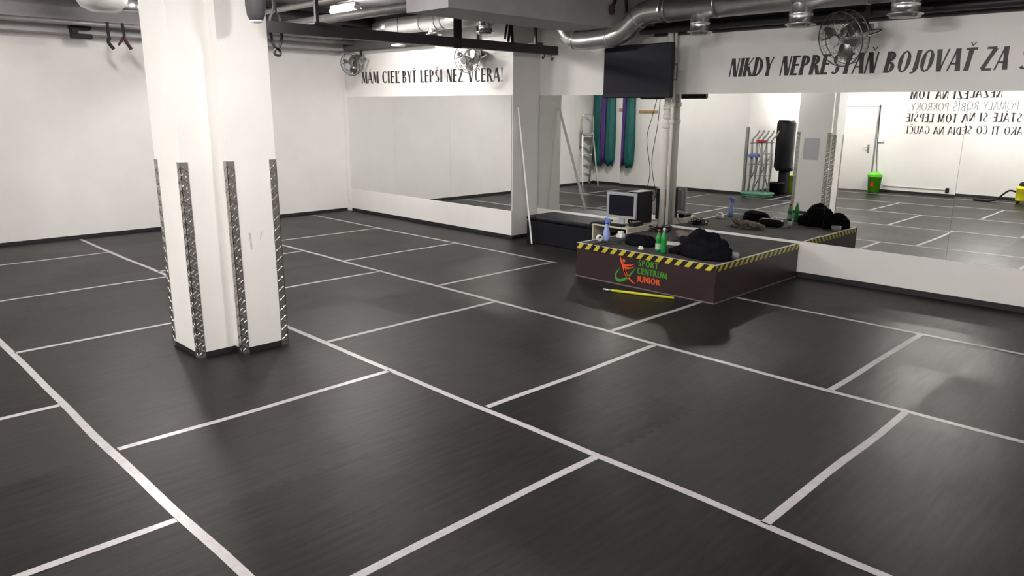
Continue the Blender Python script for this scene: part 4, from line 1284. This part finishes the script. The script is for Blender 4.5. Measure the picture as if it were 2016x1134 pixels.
t = bucket('waste_bin', 'bright lime green bin beside the rear door, in the mirror', (-6.85, -2.98, 0), 'lime', .17, .40)
MB().lathe((0, 0, .42), [(.18, 0), (.17, .05), (.10, .09), (.02, .10)], 28).build('lid', 'lime', t)
mb = MB().box(-.04, .04, .16, .172, .16, .26); mb.build('sticker', 'red', t)
bucket('bucket', 'yellow green bucket behind the column, in the mirror', (-7.92, -.62, 0), 'limeyellow', .17, .42)
bucket('bucket', 'dark grey bucket beside the yellow green one, in the mirror', (-7.95, .12, 0), 'black', .17, .28)
# cable from the door top to the bin, cable channel, socket, switch
o_ = MB().tube(spline([(-7.02, YR + .02, 2.22), (-7.0, YR + .02, 1.5), (-6.97, YR + .02, 1.0), (-6.93, YR + .04, .6), (-6.9, YR + .06, .42)], 6), .008, 6).build('cable', 'black')
tag(o_, 'grey cable running down the door frame to the lime bin, in the mirror', 'cable')
o_ = MB().box(-6.7, -5.25, YR, YR + .02, .155, .175).build('cable_channel', 'skirtwhite')
tag(o_, 'white cable channel low on the rear wall, in the mirror', 'cable channel')
o_ = MB().rbox(-5.25, -5.17, YR, YR + .03, .09, .21, .006).build('power_socket', 'black')
tag(o_, 'dark power socket low on the rear wall, in the mirror', 'socket')
o_ = MB().rbox(-6.98, -6.84, YR, YR + .04, 1.27, 1.35, .006).build('light_switch', 'white')
tag(o_, 'white switch box on the rear wall beside the door, in the mirror', 'switch')
t = thing('vacuum_cleaner', 'yellow vacuum cleaner on the floor at the right edge, in the mirror', 'vacuum cleaner', (-3.48, -2.6, 0))
MB().lathe((0, 0, .06), [(.17, 0), (.18, .03), (.18, .26), (.19, .27), (.19, .30), (.15, .34)], 24).build('tank', 'vac', t)
MB().lathe((0, 0, .40), [(.15, 0), (.13, .07), (.05, .1)], 24).build('motor_head', 'black', t)
for s in (-1, 1):
    for q_ in (-1, 1):
        MB().lathe((s * .12, q_ * .12, .03), [(.03, -.015), (.03, .015)], 12, axis=(1, 0, 0)).build('wheel', 'black', t)
MB().tube(spline([(-.17, 0, .25), (-.3, .05, .28), (-.42, .08, .18), (-.52, .1, .06), (-.62, .12, .03)], 6), .02, 8).build('hose', 'black', t)
MB().rbox(-.98, -.62, .08, .17, 0, .04, .008).build('floor_nozzle', 'black', t)
